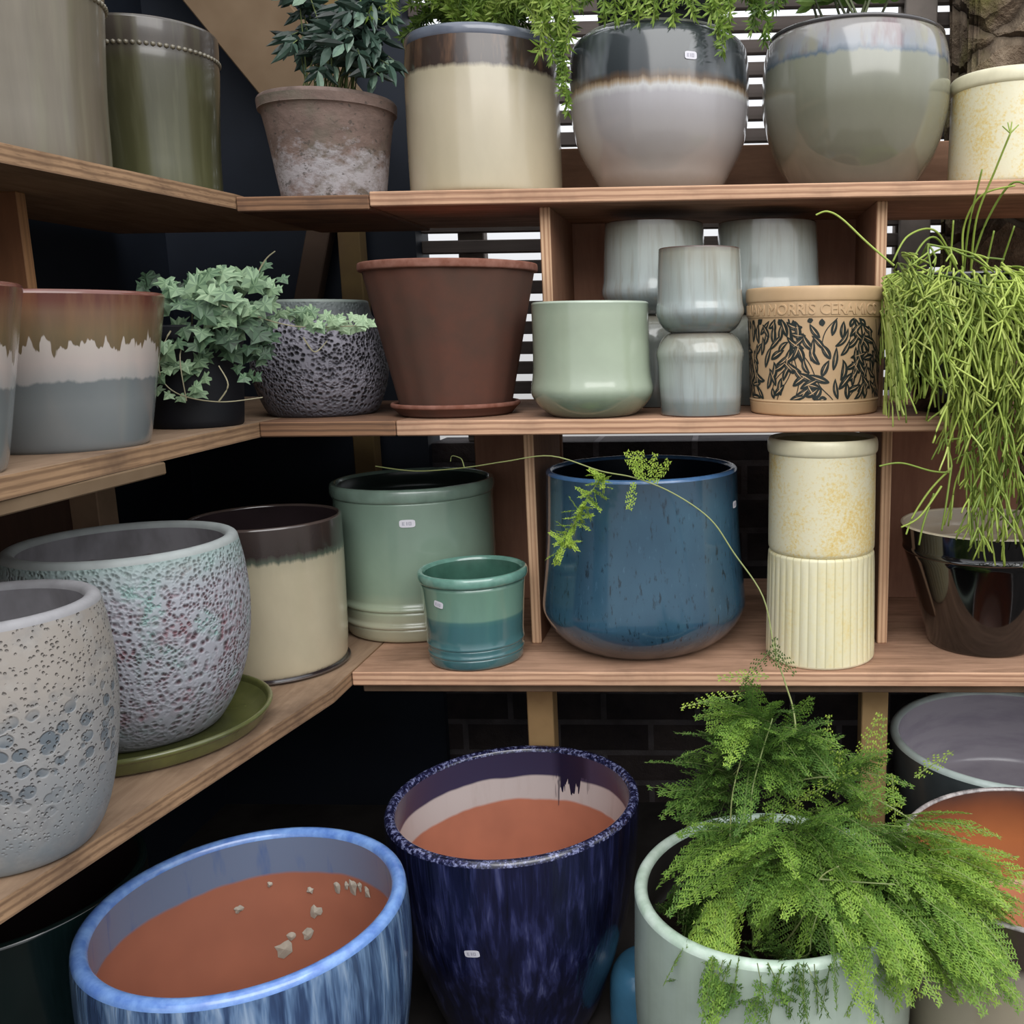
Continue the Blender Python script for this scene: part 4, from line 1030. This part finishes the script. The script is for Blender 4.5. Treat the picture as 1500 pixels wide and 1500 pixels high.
# jasmine -----------------------------------------------------------------
G_JAS = m_leaf('jasmine_green', [(0, '#14211d'), (.4, '#2c4136'), (.75, '#556f61'), (1, '#8fa891')], .4, .12, .5)
S = Soup(); St = Soup()
def lance(o, d, L, W, tint):
    o = Vector(o); d = Vector(d).normalized(); s = d.cross(Vector((0, 1, .4))); s = s.normalized() if s.length > .01 else Vector((1, 0, 0))
    nrm = s.cross(d); L5 = []
    for t, w in ((0, .05), (.25, .9), (.5, 1), (.75, .62), (1, 0)):
        L5.append((o + d * L * t - nrm * .12 * L * t * t, w * W))
    for (a, wa), (b, wb) in zip(L5, L5[1:]):
        m = nrm * .0015
        S.poly([tuple(a - s * wa), tuple(a - m), tuple(b - m), tuple(b - s * wb)], tint); S.poly([tuple(a - m), tuple(a + s * wa), tuple(b + s * wb), tuple(b - m)], tint + .08)
jc = Vector((-.571, 1.4731, 1.275))
for i in range(52):
    a = R(0, 2 * pi); tip = Vector((-.52 + R(-.10, .09), 1.44 + R(-.07, .07), R(1.33, 1.48)))
    if i < 34: tip = Vector((R(-.60, -.445) if i < 14 else R(-.53, -.455), R(1.38, 1.44), R(1.30, 1.40)))
    b0 = jc + Vector((R(-.04, .04), R(-.04, .04), 0)); md = b0.lerp(tip, .5) + Vector((0, 0, .05))
    cv = catmull([b0, md, tip], 6); St.tube(cv, .0011, .0006, R(.2, .6), 4)
    for k in range(5, len(cv)):
        for sg in (-1, 1):
            if random.random() < .42: continue
            lance(cv[k], Vector((sg * R(.4, 1), R(-.6, .1), R(-.9, .3))), R(.020, .042), R(.0035, .0065), R(.0, .42) + (.2 if i < 14 else 0))
    lance(cv[-1], (R(-.5, .5), R(-.5, 0), R(-1, -.2)), R(.03, .045), .006, R(.4, .9))
S.obj('leaves', G_JAS, jas); St.obj('stems', G_STEM, jas)

# foxtail asparagus in the two left glazed pots of the top shelf -------------
G_FOX = m_leaf('foxtail_green', [(0, '#26361b'), (.35, '#55732f'), (.7, '#88a546'), (1, '#b5c86a')], .5, .3, .4)
def plume(S, pts, r, tint, dens=900):
    cv = catmull(pts, 10)
    L = sum((b - a).length for a, b in zip(cv, cv[1:]))
    for a, b in zip(cv, cv[1:]):
        for _ in range(max(2, int(dens * (b - a).length))):
            q = a.lerp(b, R(0, 1)); d = (rv() + (b - a).normalized() * .55).normalized() * r * R(.6, 1.1)
            w = d.cross(Vector((.3, 1, .2))); w = w.normalized() * .0015 if w.length > 1e-7 else Vector((.001, 0, 0))
            m = q + d * .5; tt = tint + R(-.2, .2)
            S.poly([tuple(q), tuple(m + w), tuple(q + d), tuple(m - w)], tt)
def foxtail(name, label, loc, plumes, mats, kp, dens=1500):
    root = pot(name, label, 'plant', loc, kp, mats, rw=.004, floor=kp[-1][1] - .02)
    S = Soup(); St = Soup()
    for pts, r, tn in plumes:
        plume(S, pts, r, tn, dens); St.tube(catmull(pts, 5), .0009, .0005, .5, 4)
    S.obj('foliage', G_FOX, root); St.obj('stems', G_STEM, root)
KN1 = [(.055, 0), (.058, .003), (.070, .17), (.073, .172), (.074, .19)]
cp = Vector((-.3483, 1.5022, 1.345))
pl = []
for i in range(64):
    a = R(0, 2 * pi); e = R(.6, 1.2)
    tip = cp + Vector((cos(a) * .135 * e, sin(a) * .10 * e, R(.03, .14)))
    pl.append(([cp + Vector((cos(a) * .02, sin(a) * .02, 0)), cp.lerp(tip, .5) + Vector((0, 0, .05)), tip], .017, R(.3, .7) if sin(a) < .3 else R(.1, .4)))
for tip, tn in [((-.475, 1.40, 1.375), .6), ((-.468, 1.41, 1.40), .8), ((-.445, 1.40, 1.38), .75), ((-.43, 1.40, 1.41), .7), ((-.455, 1.42, 1.42), .65), ((-.41, 1.40, 1.42), .6), ((-.36, 1.39, 1.425), .45), ((-.31, 1.39, 1.42), .45),
                ((-.275, 1.38, 1.41), .6), ((-.245, 1.38, 1.39), .7), ((-.222, 1.37, 1.375), .75), ((-.215, 1.37, 1.35), .8), ((-.235, 1.37, 1.345), .85), ((-.20, 1.375, 1.36), .7), ((-.225, 1.375, 1.31), .6), ((-.24, 1.375, 1.32), .75), ((-.205, 1.38, 1.33), .7), ((-.195, 1.38, 1.39), .5), ((-.21, 1.38, 1.41), .55)]:
    t3 = Vector(tip); pl.append(([cp + Vector((0, -.03, .02)), cp.lerp(t3, .6) + Vector((0, 0, .075)), t3 + Vector((0, .01, .035)), t3], .018, tn))
for tip, tn in [((-.212, 1.375, 1.27), .5), ((-.2036, 1.375, 1.245), .55), ((-.215, 1.38, 1.29), .45)]:
    t3 = Vector(tip); pl.append(([cp + Vector((.02, -.03, .03)), (-.25, 1.42, 1.43), (-.215, 1.385, 1.37), t3], .012, tn))
foxtail('foxtail_fern', 'bright foxtail fern growing in the cream dark-banded pot, top shelf', (-.3483, 1.5022, ZT + .0125), pl, (M_NURS, M_NURS, M_SOIL), KN1)
KN2 = [(.060, 0), (.063, .003), (.084, .225), (.087, .227), (.088, .262)]
cb = Vector((-.0866, 1.4948, 1.405)); pl = []
for i in range(44):
    a = R(0, 2 * pi); e = R(.6, 1.2); tip = cb + Vector((cos(a) * .11 * e, sin(a) * .10 * e, R(.01, .09)))
    pl.append(([cb + Vector((cos(a) * .03, sin(a) * .03, 0)), cb.lerp(tip, .5) + Vector((0, 0, .05)), tip], .016, R(.2, .6)))
for tip, tn in [((.004, 1.37, 1.315), .55), ((-.003, 1.368, 1.335), .65), ((.012, 1.37, 1.345), .6), ((-.01, 1.37, 1.36), .7), ((.012, 1.37, 1.37), .6), ((.0, 1.375, 1.38), .55),
                ((-.105, 1.372, 1.352), .75), ((-.12, 1.372, 1.362), .7), ((-.085, 1.372, 1.358), .75), ((-.135, 1.375, 1.356), .65), ((-.06, 1.372, 1.352), .7), ((-.035, 1.372, 1.36), .65), ((-.15, 1.38, 1.36), .6), ((-.095, 1.37, 1.375), .8), ((-.07, 1.37, 1.378), .75), ((-.12, 1.37, 1.38), .7), ((-.045, 1.37, 1.38), .6),
                ((.045, 1.40, 1.35), .4), ((.055, 1.40, 1.37), .45), ((.06, 1.39, 1.33), .35), ((.075, 1.42, 1.38), .4), ((.04, 1.39, 1.39), .5), ((.09, 1.44, 1.40), .35)]:
    t3 = Vector(tip); pl.append(([cb + Vector((0, -.03, .03)), cb.lerp(t3, .6) + Vector((0, 0, .075)), t3 + Vector((0, -.002, .035)), t3], .017, tn))
foxtail('foxtail_fern', 'foxtail fern in a black nursery pot set inside the white bowl, top shelf', (-.0866, 1.4948, ZT + .0125), pl, (M_NURS, M_NURS, M_SOIL), KN2)
# slender plant in the round grey-green pot
S = Soup(); St = Soup()
sl = pot('slender_plant', 'thin-stemmed leafy plant growing in the large round grey-green pot', 'plant', (.1952, 1.4836, ZT + .0125), [(.050, 0), (.053, .003), (.064, .165), (.066, .17), (.067, .18)], (M_NURS, M_NURS, M_SOIL), rw=.004, floor=.16)
for i in range(12):
    x = .1952 + R(-.04, .04); y = 1.4836 + R(-.04, .04); tip = Vector((.1952 + R(-.09, .11), y + R(-.05, .05), 1.50))
    cv = catmull([(x, y, 1.315), ((x + tip.x) / 2, y, 1.40), tip], 6); St.tube(cv, .0025, .0015, R(0, .25), 5)
    for k in range(7, len(cv)):
        for sg in (-1, 1): lance(cv[k], (sg, R(-.6, .6), R(-.4, .5)), R(.02, .035), .006, R(.3, .7))
S.obj('leaves', m_leaf('slender_leaf', [(0, '#2f4424'), (.5, '#5d7d3b'), (1, '#93ad5c')], .45, .2), sl); St.obj('stems', G_STEM, sl)

# ------------------------------------------------------------------ light
W = bpy.data.worlds.new('overcast'); SC.world = W; W.use_nodes = True
nt = W.node_tree; nt.nodes.clear()
o = nt.nodes.new('ShaderNodeOutputWorld'); bg = nt.nodes.new('ShaderNodeBackground')
tc = nt.nodes.new('ShaderNodeTexCoord'); sp = nt.nodes.new('ShaderNodeSeparateXYZ'); mr = nt.nodes.new('ShaderNodeMapRange'); mx = nt.nodes.new('ShaderNodeMix'); mx.data_type = 'RGBA'
nt.links.new(tc.outputs['Generated'], sp.inputs[0]); nt.links.new(sp.outputs[2], mr.inputs[0])
mr.inputs[1].default_value = -.15; mr.inputs[2].default_value = .35
mx.inputs[6].default_value = (.30, .29, .28, 1); mx.inputs[7].default_value = (1.0, 1.03, 1.08, 1)
nt.links.new(mr.outputs[0], mx.inputs[0]); nt.links.new(mx.outputs[2], bg.inputs[0]); bg.inputs[1].default_value = 1.25
nt.links.new(bg.outputs[0], o.inputs[0])

def area(name, loc, target, size, power, color=(1, 1, 1)):
    l = bpy.data.lights.new(name, 'AREA'); l.shape = 'RECTANGLE'; l.size, l.size_y = size; l.energy = power; l.color = color
    ob = bpy.data.objects.new(name, l); COL.objects.link(ob); ob.location = loc
    ob.rotation_euler = (Vector(target) - Vector(loc)).to_track_quat('-Z', 'Y').to_euler()
    return ob
area('open_roof_light', (1.0, -1.4, 3.2), (.05, 1.3, .7), (4.0, 2.6), 104, (1, .985, .96))

# ------------------------------------------------------------------ camera
cam = bpy.data.cameras.new('camera'); co = bpy.data.objects.new('camera', cam); COL.objects.link(co)
cam.sensor_width = 36; cam.lens = 33.912; cam.shift_x = -.16667; cam.clip_start = .02
right = Vector((.99918887, .03822932, -.01265427)); down = Vector((-.00543753, -.18327846, -.983046)); fwd = Vector((-.03990043, .98231743, -.18292192))
co.matrix_world = Matrix.Translation((0, 0, FL)) @ Matrix((right, -down, -fwd)).transposed().to_4x4()
SC.camera = co
SC.view_settings.view_transform = 'Standard'
SC.view_settings.look = 'None'
SC.view_settings.exposure = 0.16
